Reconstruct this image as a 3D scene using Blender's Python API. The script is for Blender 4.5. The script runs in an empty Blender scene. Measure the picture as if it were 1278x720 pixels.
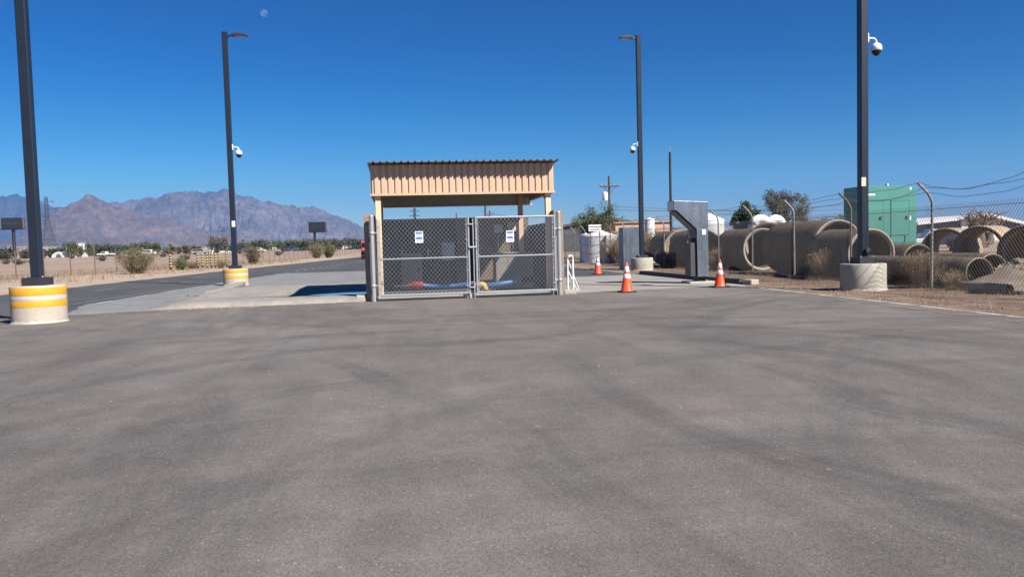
import bpy, math, random
from mathutils import Vector, Matrix, noise
R_ = math.radians
rnd = random.Random(7)

# ------------------------------------------------------------------ camera
H = 1.4; YAW = R_(8); PIT = 0.055; ROL = 0.027; FOC = 1000.0
sy, cy = math.sin(YAW), math.cos(YAW); sp, cp = math.sin(PIT), math.cos(PIT)
FW = Vector((sy*cp, cy*cp, -sp)); U0 = Vector((sy*sp, cy*sp, cp)); R0 = Vector((cy, -sy, 0))
UP = U0*math.cos(ROL) + R0*math.sin(ROL); RT = R0*math.cos(ROL) - U0*math.sin(ROL)
sc = bpy.context.scene
cam = bpy.data.cameras.new('camera'); co = bpy.data.objects.new('camera', cam); sc.collection.objects.link(co)
cam.sensor_width = 36; cam.lens = 36*FOC/1278; cam.clip_end = 60000; cam.clip_start = 0.05
co.matrix_world = Matrix(((RT.x, UP.x, -FW.x, 0), (RT.y, UP.y, -FW.y, 0), (RT.z, UP.z, -FW.z, H), (0, 0, 0, 1)))
sc.camera = co

# ------------------------------------------------------------------ light
SUN_EL = R_(41); SUN_AZ = R_(141)          # azimuth measured clockwise from +Y
world = bpy.data.worlds.new('World'); sc.world = world; world.use_nodes = True
wt = world.node_tree; wt.nodes.clear()
wo = wt.nodes.new('ShaderNodeOutputWorld'); bg = wt.nodes.new('ShaderNodeBackground')
sky = wt.nodes.new('ShaderNodeTexSky'); sky.sky_type = 'NISHITA'; sky.sun_disc = False
sky.sun_elevation = SUN_EL; sky.sun_rotation = SUN_AZ
sky.air_density = 1.0; sky.dust_density = 0.0; sky.ozone_density = 2.2; sky.altitude = 800
hs = wt.nodes.new('ShaderNodeHueSaturation'); hs.inputs['Saturation'].default_value = 1.6; hs.inputs['Hue'].default_value = 0.494
def vmul(a, k):
    x = wt.nodes.new('ShaderNodeVectorMath'); x.operation = 'SCALE'; x.inputs['Scale'].default_value = k; wt.links.new(a, x.inputs[0]); return x.outputs[0]
gm = wt.nodes.new('ShaderNodeGamma'); gm.inputs[1].default_value = 1.5
wt.links.new(sky.outputs[0], hs.inputs['Color']); wt.links.new(vmul(hs.outputs[0], 1/6), gm.inputs[0]); wt.links.new(vmul(gm.outputs[0], 5.0), bg.inputs[0])
wt.links.new(bg.outputs[0], wo.inputs[0]); bg.inputs[1].default_value = 0.05
sl = bpy.data.lights.new('sun', 'SUN'); sl.energy = 5.0; sl.angle = R_(0.53); sl.color = (1.0, 0.94, 0.86)
so = bpy.data.objects.new('sun', sl); sc.collection.objects.link(so)
to_sun = Vector((math.sin(SUN_AZ)*math.cos(SUN_EL), math.cos(SUN_AZ)*math.cos(SUN_EL), math.sin(SUN_EL)))
so.rotation_euler = to_sun.to_track_quat('Z', 'Y').to_euler()
sc.view_settings.view_transform = 'Standard'; sc.view_settings.look = 'None'
sc.view_settings.exposure = 1.0; sc.view_settings.gamma = 1

# ------------------------------------------------------------------ helpers
def ray(px, py): return FW + RT*((px-639)/FOC) + UP*((360-py)/FOC)
def G(px, py, z=0.0):
    d = ray(px, py); t = (z-H)/d.z; return Vector((d.x*t, d.y*t, z))
def AD(px, py, dep):                      # point seen at (px,py) at forward distance dep (metres)
    d = ray(px, py); k = dep/(d.x*sy+d.y*cy); return Vector((d.x*k, d.y*k, H+d.z*k))
def AY(px, py, Y):
    d = ray(px, py); k = Y/d.y; return Vector((d.x*k, d.y*k, H+d.z*k))

class MB:
    def __init__(s): s.v = []; s.f = []; s.m = []; s.sm = []; s.mi = 0
    def add(s, vs, fs, smooth=False):
        o = len(s.v); s.v += [tuple(v) for v in vs]
        for f in fs: s.f.append([i+o for i in f]); s.m.append(s.mi); s.sm.append(smooth)
    def box(s, c, d, rz=0, rx=0, ry=0):
        M = Matrix.Translation(c) @ Matrix.Rotation(rz, 4, 'Z') @ Matrix.Rotation(ry, 4, 'Y') @ Matrix.Rotation(rx, 4, 'X')
        vs = [M @ Vector((x*d[0]/2, y*d[1]/2, z*d[2]/2)) for x in (-1, 1) for y in (-1, 1) for z in (-1, 1)]
        s.add(vs, [(0,1,3,2),(4,6,7,5),(0,4,5,1),(2,3,7,6),(0,2,6,4),(1,5,7,3)])
    def bbox(s, c, d, b=0.01, rz=0):      # box with bevelled vertical & top edges
        x, y, z = d[0]/2, d[1]/2, d[2]/2
        M = Matrix.Translation(c) @ Matrix.Rotation(rz, 4, 'Z')
        def ring(ix, zz):
            X, Y = x-ix, y-ix
            return [(-X+b,-Y,zz),(X-b,-Y,zz),(X,-Y+b,zz),(X,Y-b,zz),(X-b,Y,zz),(-X+b,Y,zz),(-X,Y-b,zz),(-X,-Y+b,zz)]
        rs = [ring(b,-z), ring(0,-z+b), ring(0,z-b), ring(b,z)]
        vs = [M @ Vector(p) for r in rs for p in r]; fs = []
        for k in range(3):
            for i in range(8): j = (i+1) % 8; fs.append((k*8+i, k*8+j, k*8+8+j, k*8+8+i))
        fs.append(tuple(range(7,-1,-1))); fs.append(tuple(range(24,32)))
        s.add(vs, fs)
    def tube(s, pts, r, n=8, cap=True, smooth=True, r1=None):
        pts = [Vector(p) for p in pts]; L = len(pts); vs = []
        for i, p in enumerate(pts):
            t = (pts[min(i+1, L-1)] - pts[max(i-1, 0)]); t = t.normalized() if t.length > 1e-9 else Vector((0,0,1))
            a = Vector((0,0,1)) if abs(t.z) < 0.95 else Vector((1,0,0))
            u = t.cross(a).normalized(); w = t.cross(u)
            rr = r[i] if isinstance(r, (list, tuple)) else (r if r1 is None else r + (r1-r)*i/max(1, L-1))
            vs += [p + u*rr*math.cos(2*math.pi*k/n) + w*rr*math.sin(2*math.pi*k/n) for k in range(n)]
        fs = [(i*n+k, i*n+(k+1) % n, (i+1)*n+(k+1) % n, (i+1)*n+k) for i in range(L-1) for k in range(n)]
        s.add(vs, fs, smooth)
        if cap: s.add(vs[:n], [tuple(range(n))]); s.add(vs[-n:], [tuple(range(n-1, -1, -1))])
    def lathe(s, prof, c=(0,0,0), n=24, smooth=True, M=None, cap=True):
        c = Vector(c); vs = []
        for r, z in prof:
            for k in range(n):
                p = Vector((r*math.cos(2*math.pi*k/n), r*math.sin(2*math.pi*k/n), z))
                vs.append((M @ p if M else p) + c)
        fs = [(i*n+k, i*n+(k+1) % n, (i+1)*n+(k+1) % n, (i+1)*n+k) for i in range(len(prof)-1) for k in range(n)]
        s.add(vs, fs, smooth)
        if cap:
            if prof[0][0] > 1e-4: s.add(vs[:n], [tuple(range(n-1,-1,-1))])
            if prof[-1][0] > 1e-4: s.add(vs[-n:], [tuple(range(n))])
    def prism(s, pts, a, b, axis='y'):    # pts 2D (x,z) extruded along y from a to b
        n = len(pts)
        f = (lambda p, t: (p[0], t, p[1])) if axis == 'y' else ((lambda p, t: (t, p[0], p[1])) if axis == 'x' else (lambda p, t: (p[0], p[1], t)))
        vs = [f(p, a) for p in pts] + [f(p, b) for p in pts]
        s.add(vs, [tuple(range(n)), tuple(range(2*n-1, n-1, -1))] + [(i, i+n, (i+1) % n+n, (i+1) % n) for i in range(n)])
    def build(s, name, mat, parent=None, bevel=0):
        me = bpy.data.meshes.new(name); me.from_pydata(s.v, [], s.f)
        for m in (mat if isinstance(mat, list) else [mat]): me.materials.append(m)
        me.polygons.foreach_set('material_index', s.m); me.polygons.foreach_set('use_smooth', s.sm)
        me.update()
        o = bpy.data.objects.new(name, me); sc.collection.objects.link(o)
        if parent: o.parent = parent
        if bevel:
            b = o.modifiers.new('bevel', 'BEVEL'); b.width = bevel; b.segments = 2; b.limit_method = 'ANGLE'
        return o

def tag(o, label=None, cat=None, group=None, kind=None):
    if label: o['label'] = label
    if cat: o['category'] = cat
    if group: o['group'] = group
    if kind: o['kind'] = kind
    return o
def thing(name, label, cat, loc=(0,0,0), rz=0, group=None):
    o = bpy.data.objects.new(name, None); sc.collection.objects.link(o)
    o.empty_display_size = 0.2; o.location = loc; o.rotation_euler = (0, 0, rz)
    return tag(o, label, cat, group)
def copy_tree(o, parent=None):
    c = o.copy(); sc.collection.objects.link(c); c.parent = parent
    for ch in list(o.children): copy_tree(ch, c)
    return c
def lp(root, p): # world point to root-local
    M = Matrix.Translation(root.location) @ Matrix.Rotation(root.rotation_euler.z, 4, 'Z')
    return M.inverted() @ Vector(p)

# ------------------------------------------------------------------ materials
class NT:
    def __init__(s, name):
        s.mat = bpy.data.materials.new(name); s.mat.use_nodes = True; s.t = s.mat.node_tree; s.t.nodes.clear()
        s.out = s.n('ShaderNodeOutputMaterial'); s.b = s.n('ShaderNodeBsdfPrincipled'); s.l(s.b.outputs[0], s.out.inputs[0])
        s.co = None
    def n(s, t, **k):
        x = s.t.nodes.new(t)
        for a, v in k.items(): setattr(x, a, v)
        return x
    def l(s, a, b): s.t.links.new(a, b)
    def coord(s, scale=(1,1,1), kind='Object', rot=(0,0,0), loc=(0,0,0)):
        if not s.co: s.co = s.n('ShaderNodeTexCoord')
        m = s.n('ShaderNodeMapping'); m.inputs['Scale'].default_value = scale; m.inputs['Rotation'].default_value = rot
        m.inputs['Location'].default_value = loc
        s.l(s.co.outputs[kind], m.inputs[0]); return m.outputs[0]
    def noise(s, scale, detail=6, rough=0.6, vec=None, dist=0):
        x = s.n('ShaderNodeTexNoise'); x.inputs['Scale'].default_value = scale; x.inputs['Detail'].default_value = detail
        x.inputs['Roughness'].default_value = rough; x.inputs['Distortion'].default_value = dist
        s.l(vec if vec else s.coord(), x.inputs['Vector']); return x.outputs['Fac']
    def ramp(s, fac, stops):
        x = s.n('ShaderNodeValToRGB'); e = x.color_ramp.elements
        while len(e) > 1: e.remove(e[-1])
        e[0].position = stops[0][0]; e[0].color = (*c3(stops[0][1]), 1)
        for p, c in stops[1:]: k = e.new(p); k.color = (*c3(c), 1)
        s.l(fac, x.inputs[0]); return x.outputs[0]
    def mix(s, a, b, fac, mode='MIX'):
        x = s.n('ShaderNodeMix', data_type='RGBA', blend_type=mode)
        for v, i in ((a, 6), (b, 7)):
            if isinstance(v, (tuple, list)): x.inputs[i].default_value = (*c3(v), 1)
            else: s.l(v, x.inputs[i])
        if isinstance(fac, (int, float)): x.inputs[0].default_value = fac
        else: s.l(fac, x.inputs[0])
        return x.outputs[2]
    def math(s, op, a, b=None, clamp=False):
        x = s.n('ShaderNodeMath', operation=op, use_clamp=clamp)
        for i, v in enumerate((a, b)):
            if v is None: continue
            if isinstance(v, (int, float)): x.inputs[i].default_value = v
            else: s.l(v, x.inputs[i])
        return x.outputs[0]
    def bump(s, h, strength=0.3, dist=0.01):
        x = s.n('ShaderNodeBump'); x.inputs['Strength'].default_value = strength; x.inputs['Distance'].default_value = dist
        s.l(h, x.inputs['Height']); s.l(x.outputs[0], s.b.inputs['Normal'])
    def col(s, c):
        if isinstance(c, (tuple, list)): s.b.inputs['Base Color'].default_value = (*c3(c), 1)
        else: s.l(c, s.b.inputs['Base Color'])
    def set(s, rough=0.7, metal=0.0, spec=0.5):
        s.b.inputs['Roughness'].default_value = rough; s.b.inputs['Metallic'].default_value = metal
        s.b.inputs['Specular IOR Level'].default_value = spec
def c3(c): return (c, c, c) if isinstance(c, (int, float)) else tuple(c)[:3]
def sc3(c, k): return tuple(min(1, x*k) for x in c)

def simple(name, c, rough=0.7, metal=0.0, var=0.18, scale=3.0, bump=0.0, bscale=60, spec=0.5, dirt=None):
    t = NT(name); t.set(rough, metal, spec)
    f = t.noise(scale, 5, 0.65)
    colr = t.ramp(f, [(0.3, sc3(c, 1-var)), (0.7, sc3(c, 1+var))])
    if dirt:
        g = t.noise(scale*2.3, 8, 0.7)
        m = t.ramp(g, [(0.5, 0), (0.68, 1)])
        colr = t.mix(colr, dirt, t.math('MULTIPLY', m, 0.55))
    t.col(colr)
    if bump: t.bump(t.noise(bscale, 6, 0.7), bump, 0.01)
    return t.mat

def asphalt_mat(name, base, arcs=True, warm=(1.06, 1.0, 0.97)):
    t = NT(name); t.set(0.85, 0, 0.35)
    c = tuple(base*w for w in warm)
    big = t.noise(0.16, 6, 0.62, dist=0.8)
    colr = t.ramp(big, [(0.3, sc3(c, 0.74)), (0.5, c), (0.72, sc3(c, 1.30))])
    mid = t.noise(1.1, 8, 0.72)
    colr = t.mix(colr, t.ramp(mid, [(0.3, 0.84), (0.7, 1.16)]), 1.0, 'MULTIPLY')
    str_ = t.noise(0.9, 5, 0.65, t.coord((1.0, 0.16, 1), rot=(0, 0, R_(38))), dist=1.2)
    colr = t.mix(colr, t.ramp(str_, [(0.35, 0.88), (0.65, 1.10)]), 1.0, 'MULTIPLY')
    if arcs:
        for (cx, cy_, r0, r1, amt, seed, ka) in ((-9.0, 3.0, 3.5, 9.5, .62, 1, 1.1), (12.5, 2.0, 5.0, 12.5, .60, 2, .9), (1.5, -6.0, 9.0, 22.0, .45, 3, .8), (-14.0, 16.0, 5.0, 15.0, .5, 4, 1.0), (6.5, 20.0, 4.0, 13.0, .42, 5, 1.0)):
            sx = t.n('ShaderNodeSeparateXYZ'); t.l(t.coord(loc=(-cx, -cy_, 0)), sx.inputs[0])
            rr = t.math('SQRT', t.math('ADD', t.math('MULTIPLY', sx.outputs[0], sx.outputs[0]), t.math('MULTIPLY', sx.outputs[1], sx.outputs[1])))
            rr = t.math('ADD', rr, t.math('MULTIPLY', t.noise(0.35, 2, 0.5), 1.2))
            th = t.math('ARCTAN2', sx.outputs[0], sx.outputs[1])
            cb = t.n('ShaderNodeCombineXYZ'); t.l(t.math('MULTIPLY', rr, 1.0), cb.inputs[0]); t.l(t.math('MULTIPLY', th, ka), cb.inputs[1]); cb.inputs[2].default_value = seed*7.7
            broad = t.ramp(t.noise(0.9, 3, 0.6, cb.outputs[0]), [(0.46, 0), (0.64, 1)])
            thin = t.ramp(t.noise(5.5, 4, 0.7, cb.outputs[0]), [(0.42, 0.35), (0.62, 1)])
            win = t.math('MULTIPLY', t.ramp(t.math('DIVIDE', rr, 30.0), [(r0/30-.03, 0), (r0/30+.04, 1)]), t.ramp(t.math('DIVIDE', rr, 30.0), [(r1/30-.05, 1), (r1/30+.02, 0)]))
            msk = t.ramp(t.noise(0.11, 2, 0.5, t.coord(loc=(seed*9, seed*4, 0))), [(0.32, 0), (0.48, 1)])
            fac = t.math('MULTIPLY', t.math('MULTIPLY', t.math('MULTIPLY', broad, thin), win), t.math('MULTIPLY', msk, amt))
            colr = t.mix(colr, t.mix(colr, (0.72, 0.73, 0.75), 1.0, 'MULTIPLY'), fac)
            lt = t.ramp(t.noise(1.6, 4, 0.7, cb.outputs[0]), [(0.56, 0), (0.72, 1)])
            colr = t.mix(colr, t.mix(colr, (1.22, 1.18, 1.14), 1.0, 'MULTIPLY'), t.math('MULTIPLY', t.math('MULTIPLY', lt, win), 0.8))
        for (cx, cy_, R0, w_, st_, seed) in ((0.8, 7.0, 4.6, .26, .55, 1), (0.8, 7.0, 6.4, .26, .5, 1), (-7.5, 10.5, 5.6, .24, .5, 2), (-7.5, 10.5, 7.4, .24, .45, 2), (14, 8, 10.3, .28, .5, 3), (14, 8, 12.1, .28, .5, 3), (-1, -8, 24, .3, .45, 4), (-1, -8, 22.2, .3, .4, 4), (-16, 2, 17.2, .28, .45, 5), (-16, 2, 15.4, .28, .4, 5), (9, -2, 12.2, .25, .4, 6), (9, -2, 14.0, .25, .4, 6), (-3, 30, 17, .3, .4, 7), (-3, 30, 18.8, .3, .35, 7)):
            sx = t.n('ShaderNodeSeparateXYZ'); t.l(t.coord(loc=(-cx, -cy_, 0)), sx.inputs[0])
            rr = t.math('SQRT', t.math('ADD', t.math('MULTIPLY', sx.outputs[0], sx.outputs[0]), t.math('MULTIPLY', sx.outputs[1], sx.outputs[1])))
            rr = t.math('ADD', rr, t.math('MULTIPLY', t.noise(0.22, 2, 0.5, t.coord(loc=(seed*5, 0, 0))), 1.6))
            dd = t.math('ABSOLUTE', t.math('SUBTRACT', rr, R0+.8))
            bnd = t.ramp(dd, [(w_*.5, 1), (w_*.95, 0)])
            cb = t.n('ShaderNodeCombineXYZ'); t.l(t.math('MULTIPLY', rr, 9.0), cb.inputs[0]); t.l(t.math('MULTIPLY', t.math('ARCTAN2', sx.outputs[0], sx.outputs[1]), 1.5), cb.inputs[1])
            thn = t.ramp(t.noise(1.6, 4, 0.75, cb.outputs[0]), [(0.36, 0.25), (0.6, 1)])
            mk = t.ramp(t.noise(0.14, 2, 0.5, t.coord(loc=(seed*3, seed*8, 0))), [(0.38, 0), (0.55, 1)])
            colr = t.mix(colr, t.mix(colr, (0.54, 0.555, 0.58), 1.0, 'MULTIPLY'), t.math('MULTIPLY', t.math('MULTIPLY', bnd, thn), t.math('MULTIPLY', mk, st_)))
        red = t.ramp(t.noise(0.5, 4, 0.6, t.coord(loc=(3, 8, 0))), [(0.5, 0), (0.7, 1)])
        colr = t.mix(colr, t.mix(colr, (1.10, 0.97, 0.94), 1.0, 'MULTIPLY'), t.math('MULTIPLY', red, 0.7))
        # oil drips and one dark scuff
        oil = t.ramp(t.noise(2.1, 3, 0.6, t.coord(loc=(11, 5, 2))), [(0.74, 0), (0.80, 1)])
        colr = t.mix(colr, t.mix(colr, (0.45, 0.45, 0.46), 1.0, 'MULTIPLY'), t.math('MULTIPLY', oil, 0.8))
        # hairline cracks
        ck = t.n('ShaderNodeTexVoronoi', feature='DISTANCE_TO_EDGE'); ck.inputs['Scale'].default_value = 0.22
        wv = t.n('ShaderNodeVectorMath', operation='ADD'); t.l(t.coord(), wv.inputs[0])
        nz = t.n('ShaderNodeTexNoise'); nz.inputs['Scale'].default_value = 1.5; nz.inputs['Detail'].default_value = 6; t.l(t.coord(), nz.inputs['Vector'])
        t.l(nz.outputs['Color'], wv.inputs[1]); t.l(wv.outputs[0], ck.inputs['Vector'])
        ckf = t.ramp(ck.outputs['Distance'], [(0.0, 1), (0.0035, 0)])
        ckm = t.ramp(t.noise(0.2, 2, 0.5, t.coord(loc=(2, 2, 9))), [(0.50, 0), (0.56, 1)])
        colr = t.mix(colr, t.mix(colr, (0.5, 0.5, 0.5), 1.0, 'MULTIPLY'), t.math('MULTIPLY', t.math('MULTIPLY', ckf, ckm), 0.55))
    # light and dark aggregate
    v = t.n('ShaderNodeTexVoronoi'); v.inputs['Scale'].default_value = 100
    t.l(t.coord(), v.inputs['Vector'])
    agg = t.ramp(v.outputs['Color'], [(0.0, 0.62), (0.6, 1.0), (0.9, 1.12), (1.0, 2.2)])
    colr = t.mix(colr, agg, 1.0, 'MULTIPLY')
    sp_ = t.ramp(t.noise(9, 3, 0.8), [(0.70, 0), (0.76, 1)])
    colr = t.mix(colr, sc3(c, 0.45), t.math('MULTIPLY', sp_, 0.4))
    sp2 = t.ramp(t.noise(5.3, 2, 0.8, t.coord(loc=(7, 3, 0))), [(0.725, 0), (0.75, 1)])
    colr = t.mix(colr, sc3(c, 2.2), t.math('MULTIPLY', sp2, 0.4))
    t.col(colr)
    t.bump(t.mix(v.outputs['Distance'], t.noise(45, 5, 0.7), 0.5), 0.5, 0.006)
    return t.mat

def concrete_mat(name, c, var=0.14, stain=(0.09, 0.085, 0.08), sm=0.45, bump=0.25):
    t = NT(name); t.set(0.88, 0, 0.3)
    colr = t.ramp(t.noise(1.4, 7, 0.68, dist=0.5), [(0.3, sc3(c, 1-var)), (0.7, sc3(c, 1+var))])
    st = t.ramp(t.noise(0.7, 8, 0.72, t.coord((1, 0.5, 1)), dist=1.0), [(0.5, 0), (0.72, 1)])
    colr = t.mix(colr, stain, t.math('MULTIPLY', st, sm))
    colr = t.mix(colr, t.ramp(t.noise(40, 4, 0.8), [(0.3, 0.85), (0.7, 1.12)]), 1.0, 'MULTIPLY')
    t.col(colr); t.bump(t.noise(30, 6, 0.75), bump, 0.01)
    return t.mat

def dirt_mat(name, c1, c2, c3_, sc_=0.5):
    t = NT(name); t.set(0.95, 0, 0.15)
    colr = t.ramp(t.noise(sc_, 8, 0.7, dist=0.6), [(0.3, c1), (0.52, c2), (0.75, c3_)])
    colr = t.mix(colr, t.ramp(t.noise(12, 8, 0.8), [(0.3, 0.72), (0.7, 1.25)]), 1.0, 'MULTIPLY')
    veg = t.ramp(t.noise(0.06, 8, 0.75, t.coord((1, 3.0, 1), loc=(30, 9, 0))), [(0.52, 0), (0.62, 1)])
    colr = t.mix(colr, t.mix(colr, (0.62, 0.62, 0.52), 1.0, 'MULTIPLY'), t.math('MULTIPLY', veg, 0.7))
    t.col(colr); t.bump(t.noise(14, 9, 0.8), 0.9, 0.04)
    return t.mat

def galv(name, c=0.42, rough=0.42, metal=0.85, tint=(1, 1, 1)):
    t = NT(name); t.set(rough, metal)
    v = t.n('ShaderNodeTexVoronoi'); v.inputs['Scale'].default_value = 22; t.l(t.coord(), v.inputs['Vector'])
    a = t.ramp(v.outputs['Color'], [(0, c*0.86), (1, c*1.12)])
    b = t.ramp(t.noise(2.4, 7, 0.7, t.coord((1, 1, 0.35))), [(0.35, 0.68), (0.65, 1.15)])
    t.col(t.mix(t.mix(a, b, 1.0, 'MULTIPLY'), tint, 1.0, 'MULTIPLY')); t.bump(t.noise(6, 3, 0.5), 0.12, 0.02)
    return t.mat

def foliage_mat(name, a, b, c):
    t = NT(name); t.set(0.6, 0, 0.3)
    g = t.n('ShaderNodeNewGeometry')
    colr = t.ramp(g.outputs['Random Per Island'], [(0, a), (0.5, b), (1, c)])
    t.col(colr)
    t.l(colr, t.b.inputs['Base Color'])
    tr = t.n('ShaderNodeBsdfTranslucent'); t.l(colr, tr.inputs[0])
    mx = t.n('ShaderNodeMixShader'); mx.inputs[0].default_value = 0.22
    t.l(t.b.outputs[0], mx.inputs[1]); t.l(tr.outputs[0], mx.inputs[2]); t.l(mx.outputs[0], t.out.inputs[0])
    return t.mat

def block_mat(name, c):
    t = NT(name); t.set(0.92, 0, 0.2)
    br = t.n('ShaderNodeTexBrick'); br.inputs['Scale'].default_value = 1.0
    br.inputs['Brick Width'].default_value = 0.4; br.inputs['Row Height'].default_value = 0.2; br.inputs['Mortar Size'].default_value = 0.006
    br.inputs['Color1'].default_value = (*sc3(c, 0.95), 1); br.inputs['Color2'].default_value = (*sc3(c, 1.06), 1)
    br.inputs['Mortar'].default_value = (*sc3(c, 0.72), 1)
    # map (x+y, z)
    s_ = t.n('ShaderNodeSeparateXYZ'); t.l(t.coord(), s_.inputs[0]); cb = t.n('ShaderNodeCombineXYZ')
    t.l(t.math('ADD', s_.outputs[0], s_.outputs[1]), cb.inputs[0]); t.l(s_.outputs[2], cb.inputs[1])
    t.l(cb.outputs[0], br.inputs['Vector'])
    n2 = t.ramp(t.noise(2.0, 7, 0.7), [(0.3, 0.82), (0.7, 1.12)])
    t.col(t.mix(br.outputs['Color'], n2, 1.0, 'MULTIPLY')); t.bump(t.noise(50, 5, 0.8), 0.6, 0.008)
    return t.mat

M = {}
M['asphalt'] = asphalt_mat('yard_asphalt', 0.136, True, (1.09, 1.0, 0.925))
M['road'] = asphalt_mat('road_asphalt', 0.076, False, (0.98, 1.0, 1.04))
M['conc'] = concrete_mat('concrete', (0.28, 0.26, 0.235))
M['conc_grey'] = concrete_mat('concrete_grey', (0.20, 0.20, 0.20), 0.2, (0.10, 0.10, 0.10), 0.5)
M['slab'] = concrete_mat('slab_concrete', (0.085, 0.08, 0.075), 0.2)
M['conc_light'] = concrete_mat('concrete_light', (0.38, 0.35, 0.30), 0.12, (0.2, 0.17, 0.13), 0.3)
M['dirt'] = dirt_mat('dirt', (0.25, 0.185, 0.145), (0.33, 0.25, 0.20), (0.39, 0.305, 0.245))
M['shoulder'] = dirt_mat('shoulder', (0.15, 0.105, 0.072), (0.24, 0.17, 0.125), (0.33, 0.245, 0.185), 1.2)
M['sand'] = dirt_mat('sand', (0.34, 0.26, 0.20), (0.40, 0.315, 0.25), (0.46, 0.365, 0.29), 0.35)
M['paint'] = simple('road_paint', (0.50, 0.50, 0.48), 0.7, var=0.2, scale=6, dirt=(0.2, 0.2, 0.2))
M['paint_worn'] = simple('road_paint_worn', (0.27, 0.27, 0.265), 0.8, var=0.3, scale=5, dirt=(0.14, 0.14, 0.14))
M['ped'] = concrete_mat('pedestal_concrete', (0.42, 0.375, 0.31), 0.12, (0.3, 0.24, 0.17), 0.45)
M['ped_tan'] = concrete_mat('pedestal_tan', (0.38, 0.36, 0.30), 0.12, (0.25, 0.21, 0.15), 0.4)
M['yellow'] = simple('yellow_paint', (0.68, 0.33, 0.015), 0.6, var=0.12, scale=5, dirt=(0.45, 0.3, 0.1))
M['pole'] = simple('dark_pole_paint', (0.011, 0.016, 0.027), 0.38, 0.0, var=0.15)
M['pole_lit'] = M['pole']
M['white'] = simple('white_plastic', (0.70, 0.71, 0.72), 0.35, var=0.05)
M['glassdark'] = simple('dark_glass', (0.012, 0.013, 0.02), 0.08, var=0.1)
M['tan'] = simple('tan_steel', (0.56, 0.37, 0.235), 0.5, var=0.07, scale=1.5)
t_ = NT('tan_corrugated'); t_.set(0.5, 0, 0.4)
cc = t_.ramp(t_.noise(1.2, 4, 0.6), [(0.3, (0.50, 0.345, 0.235)), (0.7, (0.58, 0.405, 0.28))])
stk = t_.ramp(t_.noise(3.0, 6, 0.75, t_.coord((3.5, 3.5, 0.35))), [(0.5, 0), (0.72, 1)])
cc = t_.mix(cc, (0.36, 0.27, 0.21), t_.math('MULTIPLY', stk, 0.4)); t_.col(cc); M['tan'] = t_.mat
M['tan_post'] = simple('cream_post_paint', (0.66, 0.50, 0.33), 0.5, var=0.07)
M['roofgrey'] = simple('roof_sheet', (0.14, 0.12, 0.11), 0.45, var=0.1)
M['inside'] = simple('sheet_inside', (0.40, 0.44, 0.36), 0.6, var=0.1)
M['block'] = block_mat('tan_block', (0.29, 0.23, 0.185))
M['block_shade'] = block_mat('shaded_block', (0.135, 0.10, 0.075)); M['block_shade2'] = block_mat('deep_shaded_block', (0.05, 0.042, 0.038)); M['galv'] = galv('galvanised', .30); M['galv_wire'] = simple('galvanised_tube', (0.34, 0.35, 0.37), 0.5, 0.35, var=0.1, scale=20)  # darker block copies: the enclosure's inner shade is put into their colour
M['mesh_wire'] = simple('galvanised_mesh_wire', (0.33, 0.35, 0.39), 0.55, 0.3, var=0.1, scale=20)
M['old_wire'] = simple('weathered_wire', (0.16, 0.155, 0.15), 0.6, 0.3, var=0.2, scale=9)
M['old_post'] = simple('weathered_post', (0.23, 0.22, 0.21), 0.55, 0.4, var=0.2, scale=6)
M['rust'] = simple('rusty_post', (0.13, 0.09, 0.065), 0.8, var=0.2, scale=6)
M['kiosk'] = galv('kiosk_sheet', 0.25, 0.42, 0.8, (0.86, 1.0, 1.16))
M['kiosk_dark'] = simple('kiosk_dark', (0.06, 0.055, 0.055), 0.5, var=0.15)
M['kiosk_end'] = simple('kiosk_end', (0.60, 0.62, 0.66), 0.5, var=0.05)
M['orange'] = simple('cone_orange', (0.85, 0.075, 0.015), 0.5, var=0.08, scale=4, dirt=(0.5, 0.1, 0.05))
M['reflect'] = simple('cone_reflective', (0.78, 0.76, 0.74), 0.4, var=0.08, scale=5, dirt=(0.5, 0.45, 0.4))
M['black'] = simple('black_rubber', (0.02, 0.02, 0.022), 0.6, var=0.2)
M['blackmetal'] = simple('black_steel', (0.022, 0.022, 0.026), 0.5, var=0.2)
M['pipe'] = concrete_mat('concrete_pipe', (0.175, 0.145, 0.12), 0.25, (0.075, 0.065, 0.058), 0.8)
M['pipe_rim'] = concrete_mat('concrete_pipe_rim', (0.33, 0.29, 0.24), 0.15, (0.2, 0.17, 0.14), 0.5)
def pipe_mat(name, c, wet):
    t = NT(name); t.set(0.92, 0, 0.2)
    colr = t.ramp(t.noise(1.6, 8, 0.72, dist=0.6), [(0.3, sc3(c, .72)), (0.7, sc3(c, 1.25))])
    rg = t.ramp(t.noise(1.0, 5, 0.7, t.coord((0.5, 5.0, 0.5))), [(0.35, 0.78), (0.65, 1.14)]); colr = t.mix(colr, rg, 1.0, 'MULTIPLY')
    st = t.ramp(t.noise(1.3, 8, 0.75, t.coord((1, 3.2, 0.45), loc=(4, 4, 4))), [(0.5, 0), (0.66, 1)]); colr = t.mix(colr, wet, t.math('MULTIPLY', st, 0.7))
    ef = t.ramp(t.noise(2.4, 8, 0.8, t.coord((1, 2.2, 0.6), loc=(9, 1, 4))), [(0.6, 0), (0.72, 1)]); colr = t.mix(colr, sc3(c, 1.9), t.math('MULTIPLY', ef, 0.45))
    t.col(colr); t.bump(t.noise(9, 8, 0.75), 0.5, 0.02); return t.mat
M['pipe'] = pipe_mat('weathered_pipe', (0.142, 0.110, 0.083), (0.06, 0.053, 0.048))
M['pipe_tan'] = pipe_mat('tan_pipe', (0.38, 0.285, 0.205), (0.2, 0.15, 0.11))
M['green'] = simple('green_enamel', (0.06, 0.225, 0.19), 0.45, var=0.06, scale=1)
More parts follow.
